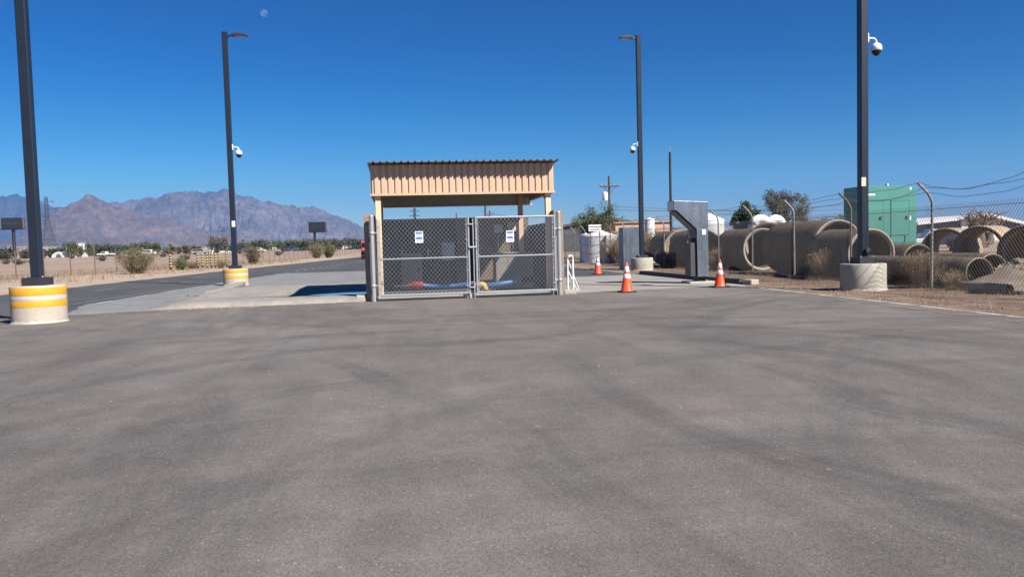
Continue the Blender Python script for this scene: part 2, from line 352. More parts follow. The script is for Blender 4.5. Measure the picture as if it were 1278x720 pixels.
M['green_dk'] = simple('green_dark', (0.05, 0.16, 0.12), 0.5, var=0.1)
M['whitewall'] = simple('white_wall', (0.62, 0.62, 0.62), 0.6, var=0.05, scale=0.5)
M['greywall'] = simple('grey_wall', (0.10, 0.115, 0.14), 0.7, var=0.12, scale=0.5)
M['slate'] = simple('slate_sheet', (0.075, 0.08, 0.09), 0.6, var=0.12, scale=0.3)
M['salmon'] = simple('salmon_stucco', (0.50, 0.33, 0.24), 0.9, var=0.06, scale=0.6)
M['beige'] = simple('beige_stucco', (0.36, 0.295, 0.24), 0.9, var=0.08, scale=0.4)
M['tank'] = simple('tank_white', (0.66, 0.67, 0.68), 0.5, var=0.07, scale=1, dirt=(0.4, 0.4, 0.4))
M['blue_hose'] = simple('blue_hose', (0.03, 0.10, 0.27), 0.45, var=0.2, scale=4)
M['red'] = simple('red_paint', (0.30, 0.03, 0.03), 0.5, var=0.15)
M['yel_fit'] = simple('yellow_fitting', (0.45, 0.27, 0.08), 0.5, var=0.15)
M['signwhite'] = simple('sign_white', (0.80, 0.80, 0.82), 0.5, var=0.04)
M['signblue'] = simple('sign_blue', (0.10, 0.16, 0.45), 0.5, var=0.1)
M['cabinet'] = simple('cabinet_grey', (0.17, 0.15, 0.13), 0.6, var=0.1)
M['bark'] = simple('bark', (0.12, 0.09, 0.07), 0.9, var=0.25, scale=5, bump=0.5)
M['wood'] = simple('creosote_wood', (0.10, 0.065, 0.05), 0.9, var=0.2, scale=4)
M['leaf_pv'] = foliage_mat('leaf_yellow_green', (0.06, 0.085, 0.03), (0.09, 0.12, 0.04), (0.14, 0.17, 0.065))
M['leaf_dk'] = foliage_mat('leaf_dark_green', (0.035, 0.05, 0.022), (0.055, 0.078, 0.03), (0.085, 0.11, 0.045))
M['leaf_gray'] = foliage_mat('leaf_grey_green', (0.085, 0.085, 0.062), (0.12, 0.12, 0.09), (0.18, 0.175, 0.14))
M['dry'] = foliage_mat('dry_stalks', (0.16, 0.105, 0.06), (0.26, 0.18, 0.105), (0.38, 0.28, 0.17))
M['scrub'] = foliage_mat('scrub_leaf', (0.13, 0.12, 0.075), (0.19, 0.175, 0.11), (0.28, 0.25, 0.17))
M['rock'] = simple('stone', (0.22, 0.175, 0.135), 0.9, var=0.3, scale=3, bump=0.4)
M['truck_orange'] = simple('orange_enamel', (0.75, 0.09, 0.02), 0.4, var=0.08)
M['carwhite'] = simple('car_white', (0.75, 0.75, 0.74), 0.25, var=0.03)
M['carsilver'] = simple('car_silver', (0.38, 0.37, 0.34), 0.3, 0.3, var=0.05)
M['carblue'] = simple('car_blue', (0.03, 0.07, 0.16), 0.3, var=0.05)
M['wetpatch'] = simple('puddle_water', (0.03, 0.035, 0.04), 0.04, var=0.1)

# ------------------------------------------------------------------ terrain height
def sst(a, b, x): t = max(0, min(1, (x-a)/(b-a))); return t*t*(3-2*t)
def hgt(x, y):
    d = math.hypot(x, y)
    h = 1.05*sst(142, 265, d) + 0.25*sst(18, 26, -x-0.07*y if x < 0 else 0)*0
    if d > 45: h += 0.14*sst(45, 90, d)*noise.noise(Vector((x*0.03, y*0.03, 0)))*max(sst(20, 34, -x), sst(13, 20, x), sst(150, 200, d))
    return h
# ground: one polar sheet to the horizon
mb = MB(); rings = [0.5, 4, 10, 20, 30, 40, 50, 60, 72, 85, 100, 120, 140, 165, 190, 220, 250, 300, 360, 450, 600, 850, 1200, 1800, 2600, 4000, 6500, 12000]
NA = 144; vs = []
for r in rings:
    for k in range(NA):
        a = 2*math.pi*k/NA; x, y = r*math.sin(a), r*math.cos(a); vs.append((x, y, hgt(x, y)))
fs = [(i*NA+k, i*NA+(k+1) % NA, (i+1)*NA+(k+1) % NA, (i+1)*NA+k) for i in range(len(rings)-1) for k in range(NA)]
mb.add(vs, [tuple(reversed(f)) for f in fs], True); mb.add(vs[:NA], [tuple(range(NA-1, -1, -1))])
tag(mb.build('ground', M['dirt']), kind='structure')

def sheet(name, pts, z, mat, sub=0, kind='structure'):
    m = MB(); m.add([(p[0], p[1], z) for p in pts], [tuple(range(len(pts)))])
    o = m.build(name, mat)
    if o.data.polygons[0].normal.z < 0: o.data.flip_normals()
    tag(o, kind=kind); return o

def edge_rough(p, q, n, amp, f=1.0):
    out = []
    for i in range(n+1):
        t = i/n; x = p[0]+(q[0]-p[0])*t; y = p[1]+(q[1]-p[1])*t
        dx, dy = q[0]-p[0], q[1]-p[1]; L = math.hypot(dx, dy)
        k = amp*noise.noise(Vector((x*f, y*f, 3.3))) if 0 < i < n else 0
        out.append((x-dy/L*k, y+dx/L*k))
    return out

# main road beyond (left), field side edge slightly rough
far_edge = edge_rough((-17.4, -15), (-14.9, 32.6), 60, 0.25)+edge_rough((-14.9, 32.6), (-12.4, 66), 50, 0.3)+edge_rough((-12.4, 66), (-5.6, 141), 40, 0.35)+[(3, 230), (9, 262)]
road = [(22, 258), (12, 200), (5.5, 120)] + [(5.5, 33), (-1.4, 33), (-5.0, 27.9), (-5.9, 20.0), (-8, -15)]
sheet('road', far_edge+road, 0.008, M['road'])
# sandy shoulder strip between road and field
sheet('sand_shoulder', [(-17.4, -15), (-14.9, 32.6), (-12.4, 66), (-5.6, 141), (2, 222), (-4, 228), (-11.5, 150), (-17.0, 90), (-22.5, 58), (-26, 34), (-30, -15)], 0.004, M['sand'])
# concrete lane beside the road
lane = edge_rough((-7.2, 17.5), (-8.9, 24.3), 14, 0.25) + edge_rough((-8.9, 24.3), (-8.3, 33), 14, 0.15) + [(-7.5, 44), (-7.0, 50)] + [(5.4, 50), (5.4, 33.3), (-5.0, 33.0), (-5.4, 27.9), (-6.0, 21.0)]
sheet('concrete_lane', lane, 0.012, M['conc_grey'])
# asphalt yard in front
near = edge_rough((-14, 15.5), (-9.4, 19.4), 10, 0.3, 0.7) + edge_rough((-9.4, 19.4), (-5.9, 20.75), 10, 0.25, 0.9)
near += edge_rough((-5.9, 20.75), (-0.9, 21.35), 14, 0.05, 2.0) + [(4.5, 21.4)] + edge_rough((4.5, 21.45), (10.0, 22.35), 14, 0.05, 2.0)
yard = [(-14, -14)] + near + edge_rough((10.0, 22.35), (10.0, 12), 26, 0.12, 1.1) + edge_rough((10.0, 12), (10.15, -14), 30, 0.12, 1.1)
sheet('yard_asphalt', yard, 0.017, M['asphalt'])
# asphalt lane on the right going away
sheet('exit_lane', [(4.9, 29.5), (9.95, 29.5), (9.95, 46), (9.6, 100), (4.9, 100)], 0.016, M['road'])
# concrete apron right of the enclosure
sheet('concrete_apron', edge_rough((4.4, 21.38), (10.1, 22.3), 14, 0.05, 2.0)+[(10.0, 24), (10.0, 32.0), (4.4, 31.0)], 0.021, M['conc'])

t_ = NT('drifted_sand'); t_.set(0.95, 0, 0.1)
t_.col(t_.ramp(t_.noise(3, 6, 0.7), [(0.3, (0.20, 0.16, 0.13)), (0.7, (0.30, 0.24, 0.195))]))
al = t_.ramp(t_.noise(1.7, 8, 0.78), [(0.47, 0), (0.62, 0.85)]); t_.l(al, t_.b.inputs['Alpha'])
M['drift'] = t_.mat
sheet('drifted_sand', [(8.9, -5), (10.0, -5), (10.0, 21.8), (9.3, 21.8)], 0.027, M['drift'])
sheet('drifted_sand', [(-9.5, 18.6), (-5.9, 19.9), (-0.95, 20.75), (-0.95, 21.05), (-6.0, 20.7), (-9.5, 19.5)], 0.028, M['drift'])
# white edge line (right)
def line(name, pts, w, z, mat):
    m = MB()
    L = []
    for i, p in enumerate(pts):
        a = Vector(pts[max(0, i-1)]); b = Vector(pts[min(len(pts)-1, i+1)]); t = (b-a).normalized(); n = Vector((-t.y, t.x))
        L.append((Vector(p)+n*w/2, Vector(p)-n*w/2))
    vs = [(q.x, q.y, z) for pr in L for q in pr]
    m.add(vs, [(2*i, 2*i+1, 2*i+3, 2*i+2) for i in range(len(L)-1)]); o = m.build(name, mat)
    if o.data.polygons[0].normal.z < 0: o.data.flip_normals()
    tag(o, kind='structure'); return o
line('white_edge_line', [(9.78, -14), (9.78, 6), (9.8, 16), (9.8, 22.9)], 0.11, 0.023, M['paint'])
line('white_edge_line', [(9.78, 32.4), (9.82, 46), (9.6, 95)], 0.13, 0.024, M['paint'])
# lane dashes
m = MB()
dl = [Vector(p) for p in ((-8.62, 24.0), (-8.38, 29.0), (-8.0, 34.0), (-7.3, 44.0), (-6.6, 54), (-4.2, 84), (-0.5, 130))]
tot = [0]
for a, b in zip(dl, dl[1:]): tot.append(tot[-1]+(b-a).length)
def along(d):
    for i in range(len(dl)-1):
        if d <= tot[i+1]: return dl[i]+(dl[i+1]-dl[i])*((d-tot[i])/(tot[i+1]-tot[i]))
    return dl[-1]
d = 0.4
while d < tot[-1]-2:
    a, b = along(d), along(d+1.15); t = (b-a).normalized(); n = Vector((-t.y, t.x))*0.055
    m.add([(*(a-n), .024), (*(a+n), .024), (*(b+n), .024), (*(b-n), .024)], [(0, 3, 2, 1)]); d += 2.9
tag(m.build('lane_dashes', M['paint']), kind='structure')
m = MB()
for i in range(12):
    a = Vector((-11.9+0.055*i*4.6, 33.5+i*6.6)); b = a+Vector((0.1, 2.2))
    m.add([(a.x-.05, a.y, .014), (a.x+.05, a.y, .014), (b.x+.05, b.y, .014), (b.x-.05, b.y, .014)], [(0, 1, 2, 3)])
tag(m.build('worn_lane_dashes', M['paint_worn']), kind='structure')
line('worn_white_line', [(-10.3, 20.2), (-8.7, 20.3), (-7.7, 20.15)], 0.09, 0.024, M['paint_worn'])
line('worn_white_line', [(-9.6, 22.0), (-9.2, 26.5), (-8.6, 33.0)], 0.08, 0.020, M['paint_worn'])

# raised concrete wash pad left of the enclosure: front hump, gutter, back hump
m = MB()
prof = [(21.05, 0.018), (21.12, 0.10), (21.3, 0.14), (22.3, 0.15), (22.9, 0.05), (24.3, 0.03), (25.8, 0.04), (26.7, 0.15), (29.0, 0.16), (31.5, 0.05), (33.0, 0.022)]
NX = 46; vs = []
for j, (yy, zz) in enumerate(prof):
    for i in range(NX+1):
        x = -6.2 + 5.3*i/NX
        f = sst(-6.25, -5.4, x) if j < 7 else 1.0
        yoff = -0.3*(1-(x+6.2)/5.3) + 0.03*noise.noise(Vector((x*3, yy, 0)))
        vs.append((x + (0 if j < 7 else 0.12*(j-6)), yy+yoff, 0.018+(zz-0.018)*f + 0.012*noise.noise(Vector((x*2.5, yy*2.5, 1)))*f*(zz > 0.05)))
m.add(vs, [(j*(NX+1)+i, j*(NX+1)+i+1, (j+1)*(NX+1)+i+1, (j+1)*(NX+1)+i) for j in range(len(prof)-1) for i in range(NX)], True)
t_ = NT('pad_concrete'); t_.set(0.85, 0, 0.3)
colr = t_.ramp(t_.noise(1.4, 7, 0.68, dist=0.5), [(0.3, (0.21, 0.195, 0.175)), (0.7, (0.32, 0.295, 0.26))])
sx = t_.n('ShaderNodeSeparateXYZ'); t_.l(t_.coord(), sx.inputs[0])
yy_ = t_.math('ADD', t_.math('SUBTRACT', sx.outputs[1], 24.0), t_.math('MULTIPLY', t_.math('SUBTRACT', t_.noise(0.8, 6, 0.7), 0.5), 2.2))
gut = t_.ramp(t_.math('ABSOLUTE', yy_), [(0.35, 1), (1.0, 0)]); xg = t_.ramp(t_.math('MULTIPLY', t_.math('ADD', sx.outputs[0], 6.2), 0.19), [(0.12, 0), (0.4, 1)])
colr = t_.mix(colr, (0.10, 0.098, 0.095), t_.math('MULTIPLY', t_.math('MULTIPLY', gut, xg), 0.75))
st = t_.ramp(t_.noise(2.6, 8, 0.75, dist=0.6), [(0.52, 0), (0.7, 1)]); colr = t_.mix(colr, (0.14, 0.13, 0.12), t_.math('MULTIPLY', st, 0.5))
colr = t_.mix(colr, t_.ramp(t_.noise(40, 4, 0.8), [(0.3, 0.85), (0.7, 1.12)]), 1.0, 'MULTIPLY')
t_.col(colr); t_.bump(t_.noise(30, 6, 0.75), 0.25, 0.01)
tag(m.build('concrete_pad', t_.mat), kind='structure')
# kerb from the pad corner to the lamp island
m = MB()
kp = [G(262, 370), G(284, 364), G(302, 356.5)]
for a, b in zip(kp, kp[1:]):
    c = (a+b)/2; L = (b-a).length; m.bbox((c.x, c.y, 0.09), (L, 0.3, 0.16), 0.03, math.atan2((b-a).y, (b-a).x))
tag(m.build('concrete_kerb', M['conc']), kind='structure')
# puddle lying in the gutter
pts = [(-2.7, 24.05), (-2.0, 23.75), (-1.35, 23.6), (-0.93, 23.55), (-0.93, 25.1), (-1.4, 25.25), (-2.0, 24.9), (-2.5, 24.5)]
sheet('puddle', pts, 0.062, M['wetpatch'])

# right kerb in dark grey, tapered, with a concrete end
m = MB()
kp = [(9.95, 32.0), (10.05, 29.0), (10.1, 26.5), (10.12, 24.2), (10.3, 23.0)]
prev = None
for i in range(len(kp)-1):
    a, b = Vector(kp[i]), Vector(kp[i+1]); t = (b-a).normalized(); n = Vector((-t.y, t.x))
    h0 = 0.17; h1 = 0.17
    q = [(a+n*.0, b+n*.0)]
    vs = []
    for p, h in ((a, h0), (b, h1)):
        for s_, z in ((-.16, 0), (-.12, h), (.12, h), (.16, 0)): w = p+n*s_; vs.append((w.x, w.y, z))
    m.add(vs, [(0, 1, 5, 4), (1, 2, 6, 5), (2, 3, 7, 6), (0, 3, 2, 1), (4, 5, 6, 7)])
o = m.build('dark_grey_kerb', simple('dark_kerb', (0.065, 0.062, 0.06), 0.9, var=0.25, scale=3, bump=0.5)); tag(o, kind='structure')
m = MB(); m.bbox((10.42, 22.75, 0.08), (0.3, 0.42, 0.16), 0.02, R_(15)); tag(m.build('kerb_end', M['conc_light']), kind='structure')
# island behind the kerb
sheet('dirt_shoulder', edge_rough((9.93, -14), (9.95, 22.5), 60, 0.10, 1.3)+[(10.2, 24), (10.1, 32.3), (10.0, 48), (9.8, 100), (40, 100), (40, -14)], 0.0105, M['shoulder'])
m = MB()
for x0, x1, y in ((8.6, 9.75, 22.15),): m.box(((x0+x1)/2, y, 0.026), (0.55, 0.3, 0.012))
tag(m.build('drain_grate', M['blackmetal']), 'small dark drain grate set in the apron near the kerb', 'grate')

# ------------------------------------------------------------------ mountains
def interp(tab, x):
    if x <= tab[0][0]: return tab[0][1]
    for (a, va), (b, vb) in zip(tab, tab[1:]):
        if x <= b: return va+(vb-va)*(x-a)/(b-a)
    return tab[-1][1]
def mountain(name, tab, d0, d1, mat, seed, rough=1.0, spur=0.42, n=520):
    px0, px1 = tab[0][0], tab[-1][0]; rows = 60; vs = []
    nx = n
    for j in range(rows+1):
        s = j/rows*1.25
        for i in range(nx+1):
            px = px0+(px1-px0)*i/nx; y = interp(tab, px); d = ray(px, y); k = 1/math.hypot(d.x, d.y)
            az = math.atan2(d.x, d.y)
            dist = d0+(d1-d0)*s; zr = max(5.0, H+d.z*k*d1)
            p = Vector((math.sin(az)*dist, math.cos(az)*dist, 0))
            prof = (0.25*s+0.75*s**1.7) if s <= 1 else 1-2.2*(s-1)
            q = p*0.0011+Vector((seed, seed*2, 0))
            warp = Vector((noise.noise(q*1.3), noise.noise(q*1.3+Vector((5, 5, 0))), 0))*0.5
            r = noise.ridged_multi_fractal(q*1.6+warp, 0.85, 2.15, 6, 0.9, 2.0)
            r2 = noise.fractal(q*9, 0.9, 2.1, 5)
            env = min(1, s*3)*(1 - 0.72*max(0, 1-abs(s-1)/0.35))
            z = zr*prof + zr*spur*(r-1.1)*env*rough + 18*r2*min(1, s*4)*rough + 9*noise.noise(Vector((px*0.21, seed, s*9)))*min(1, s*2)
            vs.append((p.x, p.y, z if j else -2))
    m = MB(); m.add(vs, [(j*(nx+1)+i, j*(nx+1)+i+1, (j+1)*(nx+1)+i+1, (j+1)*(nx+1)+i) for j in range(rows) for i in range(nx)], True)
    o = m.build(name, mat)
    tag(o, kind='structure'); return o
def mount_mat(name, a, b, c, veg, vz):
    t = NT(name); t.set(0.95, 0, 0.1)
    colr = t.ramp(t.noise(0.0022, 10, 0.68, dist=0.7), [(0.3, a), (0.5, b), (0.72, c)])
    g = t.n('ShaderNodeNewGeometry'); s_ = t.n('ShaderNodeSeparateXYZ'); t.l(g.outputs['Position'], s_.inputs[0])
    hz = t.math('MULTIPLY', s_.outputs[2], 1.0/vz)
    v = t.math('ADD', hz, t.math('MULTIPLY', t.math('SUBTRACT', t.noise(0.006, 9, 0.75), 0.5), 1.6))
    colr = t.mix(colr, veg, t.math('MULTIPLY', t.ramp(v, [(0.62, 0), (0.95, 1)]), 0.85))
    sp_ = t.ramp(t.noise(0.022, 9, 0.85), [(0.36, 0.50), (0.62, 1.35)])
    colr = t.mix(colr, sp_, 1.0, 'MULTIPLY')
    t.col(colr); t.bump(t.noise(0.013, 10, 0.8), 1.0, 70)
    return t.mat
far_l = [(-260, 262), (-160, 252), (-90, 250), (-40, 246), (0, 247), (22, 244), (45, 246), (62, 251), (76, 257), (100, 270), (150, 300), (170, 312)]
main = [(90, 285), (130, 254), (150, 248), (172, 243), (188, 240), (200, 237), (213, 233.5), (226, 235), (240, 238), (252, 239), (262, 236.5), (275, 239), (300, 241), (322, 246), (340, 251), (358, 257), (372, 262), (382, 260), (390, 258.5), (400, 262), (412, 268), (425, 269), (440, 276), (455, 282), (480, 291), (520, 300), (580, 306)]
front = [(-200, 300), (-60, 300), (0, 300), (40, 290), (62, 272), (78, 259), (90, 249), (102, 242), (110, 239.5), (118, 242), (130, 247), (142, 253), (158, 258), (175, 263), (200, 270), (230, 279), (262, 287), (300, 294), (345, 300), (400, 303), (470, 306)]
mountain('mountain_range', far_l, 7200, 8800, mount_mat('rock_far', (0.10, 0.10, 0.10), (0.13, 0.125, 0.12), (0.18, 0.165, 0.155), (0.06, 0.075, 0.06), 700), 3.1)
mountain('mountain_range', main, 5200, 6900, mount_mat('rock_main', (0.17, 0.14, 0.12), (0.27, 0.225, 0.195), (0.39, 0.33, 0.29), (0.075, 0.085, 0.07), 560), 8.7, 1.0, 0.42)
mountain('mountain_range', front, 4100, 5000, mount_mat('rock_front', (0.20, 0.145, 0.115), (0.32, 0.235, 0.185), (0.45, 0.34, 0.27), (0.10, 0.09, 0.07), 900), 15.3, 0.9, 0.34)

#@@OBJECTS
# ------------------------------------------------------------------ block enclosure with canopy
X0, X1, YF, YB = -0.86, 4.40, 21.15, 25.6      # outer left, outer right, front, back
WT, WH = 0.25, 2.28
en = thing('block_enclosure', 'roofless tan block wall enclosure standing behind the pair of chain link gates', 'wall', ((X0+X1)/2, YF, 0))
def L_(root, x, y, z): v = root.location; return (x-v.x, y-v.y, z-v.z)
m = MB(); m.box(L_(en, X0+WT/2, (YF+.42+YB)/2, (WH-.003)/2), (WT, YB-YF-.42, WH-.003)); m.build('side_wall', M['block_shade'], en)
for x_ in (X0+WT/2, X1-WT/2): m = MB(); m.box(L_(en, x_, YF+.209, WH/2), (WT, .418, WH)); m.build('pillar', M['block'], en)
m = MB(); m.box(L_(en, X1-WT/2, (YF+.42+YB)/2, .99), (WT, YB-YF-.42, 1.98)); m.build('side_wall', M['block_shade2'], en)  # right wall in the darkest block copy, shade painted in
m = MB(); m.box(L_(en, (X0+X1)/2+.002, YB-WT/2, (WH-.004)/2), (X1-X0-2*WT-.006, WT, WH-.004)); m.build('back_wall', M['block_shade'], en)
m = MB(); m.bbox(L_(en, (X0+X1)/2, (YF+YB-WT)/2+.17, 0.05), (X1-X0-2*WT-.004, YB-YF-WT-.46, 0.12), .02); m.build('floor_slab', M['slab'], en)
m = MB(); m.bbox(L_(en, (X0+X1)/2, YF+.10, .055), (X1-X0-2*WT-.01, .30, .15), .02); m.build('threshold', M['conc_light'], en)
m = MB(); m.bbox(L_(en, X0-.14, YF+.24, .09), (.26, .44, .18), .02); m.build('footing_block', M['conc_light'], en)
m = MB(); m.bbox(L_(en, X1+.17, YF+.28, .06), (.32, .5, .12), .02); m.build('footing_block', M['conc_light'], en)

cn = thing('steel_canopy', 'tan corrugated steel canopy on four posts over the block enclosure', 'canopy', ((X0+X1)/2, 21.5, 0))
CX0, CX1, CY0, CY1 = -0.62, 4.22, 21.52, 25.3
def corr(m, a, b, z0, z1a, z1b, pitch=0.178, dep=0.04, out=(0, -1)):
    a, b = Vector(a), Vector(b); L = (b-a).length; t = (b-a)/L; o = Vector(out); n = int(L/pitch); ps = []
    for i in range(n):
        s = i*L/n; w = L/n
        for f, dd in ((0, 0), (0.30, 0), (0.38, dep), (0.92, dep), (1.0, 0)): 
            if f < 1: ps.append((s+f*w, dd))
        
    ps.append((L, 0)); vs = []
    for s, dd in ps:
        p = a+t*s+o*dd; k = s/L; vs += [(p.x, p.y, z0), (p.x, p.y, z1a+(z1b-z1a)*k)]
    m.add(vs, [(2*i, 2*i+2, 2*i+3, 2*i+1) for i in range(len(ps)-1)])
    vs2 = []
    for s in (0, L):
        p = a+t*s-o*0.02; k = s/L; vs2 += [(p.x, p.y, z0), (p.x, p.y, z1a+(z1b-z1a)*k)]
    m.add(vs2, [(0, 1, 3, 2)])
def loc(root, m):
    v = root.location; m.v = [(p[0]-v.x, p[1]-v.y, p[2]-v.z) for p in m.v]; return m
ZB = 2.82; ZT = 3.57; ZTB = 3.50
for a, b, o_, za, zb in (((CX0, CY0), (CX1, CY0), (0, -1), ZT, ZT), ((CX1, CY0+.03), (CX1, CY1-.03), (1, 0), ZT, ZTB), ((CX1, CY1), (CX0, CY1), (0, 1), ZTB, ZTB), ((CX0, CY1-.03), (CX0, CY0+.03), (-1, 0), ZTB, ZT)):
    m = MB(); corr(m, a, b, ZB if o_ != (0, 1) else ZB-.13, za, zb, out=o_); loc(cn, m); m.build('fascia', M['tan'] if o_ != (0, 1) else [M['inside']], cn)
m = MB()
for y_, x0_, x1_ in ((CY0, CX0, CX1), (CY1, CX0, CX1)): m.box(((x0_+x1_)/2, y_-.005, ZB-.03-(.13 if y_ > 23 else 0)), (x1_-x0_+.1, .12, .055))
for x_ in (CX0, CX1): m.box((x_, (CY0+CY1)/2, ZB-.03), (.10, CY1-CY0-.13, .053))
loc(cn, m).build('fascia_trim', M['tan'], cn)
m = MB(); n = 28; ps = []
ox0, ox1 = CX0-.10, CX1+.10; oy0, oy1 = CY0-.38, CY1+.2
for i in range(n):
    w = (ox1-ox0)/n; x = ox0+i*w
    ps += [(x, 0), (x+w*.7, 0), (x+w*.78, .035), (x+w*.92, .035)]
ps.append((ox1, 0)); vs = []
for x, dz in ps: vs += [(x, oy0, ZT+.045+dz), (x, oy1, ZTB+.03+dz), (x, oy0, ZT+.03+dz), (x, oy1, ZTB+.015+dz)]
k = len(ps)
m.add(vs, [(4*i, 4*i+4, 4*i+5, 4*i+1) for i in range(k-1)] + [(4*i+2, 4*i+3, 4*i+7, 4*i+6) for i in range(k-1)] + [(4*i, 4*i+2, 4*i+6, 4*i+4) for i in range(k-1)] + [(4*i+1, 4*i+5, 4*i+7, 4*i+3) for i in range(k-1)])
loc(cn, m).build('roof_sheet', M['roofgrey'], cn)
m = MB()
for y_ in [oy0+.5+i*(oy1-oy0-1)/4 for i in range(5)]: m.box(((ox0+ox1)/2, y_, ZTB-.14+(ZT-ZTB)*(oy1-y_)/(oy1-oy0)), (CX1-CX0-.1, .06, .18))
loc(cn, m).build('purlins', M['inside'], cn)
for x_, y_ in ((CX0+.13, CY0+.12), (CX1-.13, CY0+.12), (CX0+.13, CY1-.42), (CX1-.35, CY1-.12)):
    m = MB(); m.bbox((x_, y_, 1.79), (.15, .15, 3.36), .012); loc(cn, m).build('post', M['tan_post'] if y_ < 23 else M['tan'], cn)
for x_, s_ in ((CX0+.2, 1), (CX1-.2, -1)):
    for y_, q in ((CY0+.12, 1), (CY1-.42, -1)): m = MB(); m.tube([(x_, y_+.06*q, 2.62), (x_, y_+.3*q, 2.83)], .025, 6); loc(cn, m).build('knee_brace', M['tan'], cn)

# things inside
dc = thing('shade_backing', 'tall black added locker bank filling the back behind the left gate leaf', 'backing', (.62, 25.02, .11))  # added dark bank with doors; stands in for the shade at the back
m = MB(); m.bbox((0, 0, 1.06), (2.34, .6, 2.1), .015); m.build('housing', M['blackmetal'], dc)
for i in range(3):
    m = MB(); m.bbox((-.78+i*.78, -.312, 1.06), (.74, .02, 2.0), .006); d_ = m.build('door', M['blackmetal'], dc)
    m = MB(); m.bbox((-.5+i*.78, -.335, 1.1), (.03, .03, .2), .006); m.build('handle', M['old_post'], d_)
cb = thing('equipment_box', 'tan metal equipment box behind the left gate leaf', 'box', (.38, 24.3, .11))
m = MB(); m.bbox((0, 0, .55), (.62, .55, 1.1), .02); m.build('housing', M['cabinet'], cb)
m = MB(); m.bbox((0, -.285, .55), (.52, .02, .95), .008); m.build('door', M['cabinet'], cb)
m = MB(); m.bbox((.2, -.305, .6), (.03, .02, .14), .004); m.build('handle', M['blackmetal'], cb)
pn = thing('electrical_panel', 'light grey electrical panel on the black shade backing behind the left gate leaf', 'panel', (1.5, 24.58, 1.0))
m = MB(); m.bbox((0, 0, .25), (.42, .16, .55), .015); m.build('housing', M['galv'], pn)
m = MB(); m.bbox((0, -.088, .25), (.36, .014, .48), .005); m.build('door', M['galv'], pn)
m = MB(); m.tube([(0, .02, -.03), (0, .02, -.88)], .018, 8); m.build('conduit', M['blackmetal'], pn)
bx = thing('pump_cabinet', 'low grey pump cabinet with a flat lid behind the right gate leaf', 'cabinet', (3.45, 24.2, .11))
m = MB(); m.bbox((0, 0, .5), (1.15, .7, 1.0), .02); m.build('housing', M['cabinet'], bx)
m = MB(); m.bbox((-.05, -.03, 1.03), (1.3, .82, .05), .01); m.build('lid', M['cabinet'], bx)
m = MB(); m.bbox((.15, -.36, .5), (.7, .02, .8), .008); m.build('door', M['cabinet'], bx)
for k, (px_, z_, sz) in enumerate(((3.15, 1.9, .3), (3.62, 1.95, .34))):
    q = thing('junction_box', ['small cream junction box high on the back wall beside the post', 'small tan junction box high on the back wall nearest the right side wall'][k], 'box', (px_, 25.28, z_))
    m = MB(); m.bbox((0, 0, 0), (sz, .12, sz*.9), .012); m.build('housing', M['tan_post'] if k == 0 else M['tan'], q)
    m = MB(); m.bbox((0, -.066, 0), (sz*.86, .012, sz*.76), .004); m.build('cover', M['tan_post'] if k == 0 else M['tan'], q)
    m = MB(); m.tube([(0, .02, -sz*.45), (0, .02, -.9)], .018, 6); m.build('conduit', M['galv'], q)
hz = thing('wash_hose', 'blue hose with a red coupling and yellow elbow behind the left gate leaf', 'hose', (1.2, 21.9, .11))
m = MB(); m.tube([(-.55+i*.1, .02*math.sin(i*.9), .24-.05*math.sin(i*.26)) for i in range(15)], .058, 10); m.build('hose', M['blue_hose'], hz)
m = MB(); m.tube([(-.95, 0, .25), (-.86, 0, .25), (-.85, 0, .26), (-.55, 0, .25)], [.05, .06, .095, .095], 10); m.build('coupling', M['red'], hz)
m = MB(); m.tube([(.85, .02, .2), (1.0, .02, .22), (1.1, .02, .18), (1.14, .02, .08), (1.14, .02, 0)], [.085, .1, .1, .085, .1], 10); m.build('elbow', M['yel_fit'], hz)
m = MB(); m.tube([(-.95, 0, .25), (-1.35, .0, .24)], .012, 6); m.build('rod', M['galv'], hz)
hz = thing('wash_hose', 'blue hose lying behind the right gate leaf by the pump cabinet', 'hose', (2.7, 22.2, .11))
m = MB(); m.tube([(-.75+i*.12, .05*math.sin(i*.7), .12+.12*sst(0, 12, i)) for i in range(13)], .08, 10); m.build('hose', M['blue_hose'], hz)
m = MB(); m.tube([(.69, .02, .24), (.8, .02, .28), (1.0, .02, .3), (1.15, .02, .22)], [.07, .1, .1, .08], 10); m.build('coupling', M['black'], hz)

# ------------------------------------------------------------------ chain link
def link_mesh(m, O, u, W, z0, z1, pitch=.085, r=.0035, barb=0.0, nrm=None):
    """diamond mesh: straight strands both ways, clipped to the rectangle"""
    O = Vector(O); u = Vector(u).normalized(); nr = Vector((-u.y, u.x, 0)); Hh = z1-z0
    slope = 1.15
    for sgn in (1, -1):
        k0 = -int(Hh/slope/pitch)-1 if sgn > 0 else 0; k1 = int(W/pitch)+1 if sgn > 0 else int((W+Hh/slope)/pitch)+1
        for k in range(k0, k1+1):
            s = k*pitch
            # s(z) = s + sgn*(z)/slope
            za, zb = 0.0, Hh+barb
            if sgn > 0:
                if s < 0: za = -s*slope
                if s+zb/slope > W: zb = (W-s)*slope
            else:
                if s > W: za = (s-W)*slope
                if s-zb/slope < 0: zb = s*slope
            if zb-za < .02: continue
            off = nr*(r*1.1*sgn)
            a = O+u*(s+sgn*za/slope)+Vector((0, 0, z0+za))+off; b = O+u*(s+sgn*zb/slope)+Vector((0, 0, z0+zb))+off
            t = (b-a).normalized(); w = nr.cross(t)
            vs = []
            for p in (a, b): vs += [p+nr*r, p-nr*r*.5+w*r*.87, p-nr*r*.5-w*r*.87]
            m.add(vs, [(0, 1, 4, 3), (1, 2, 5, 4), (2, 0, 3, 5)])

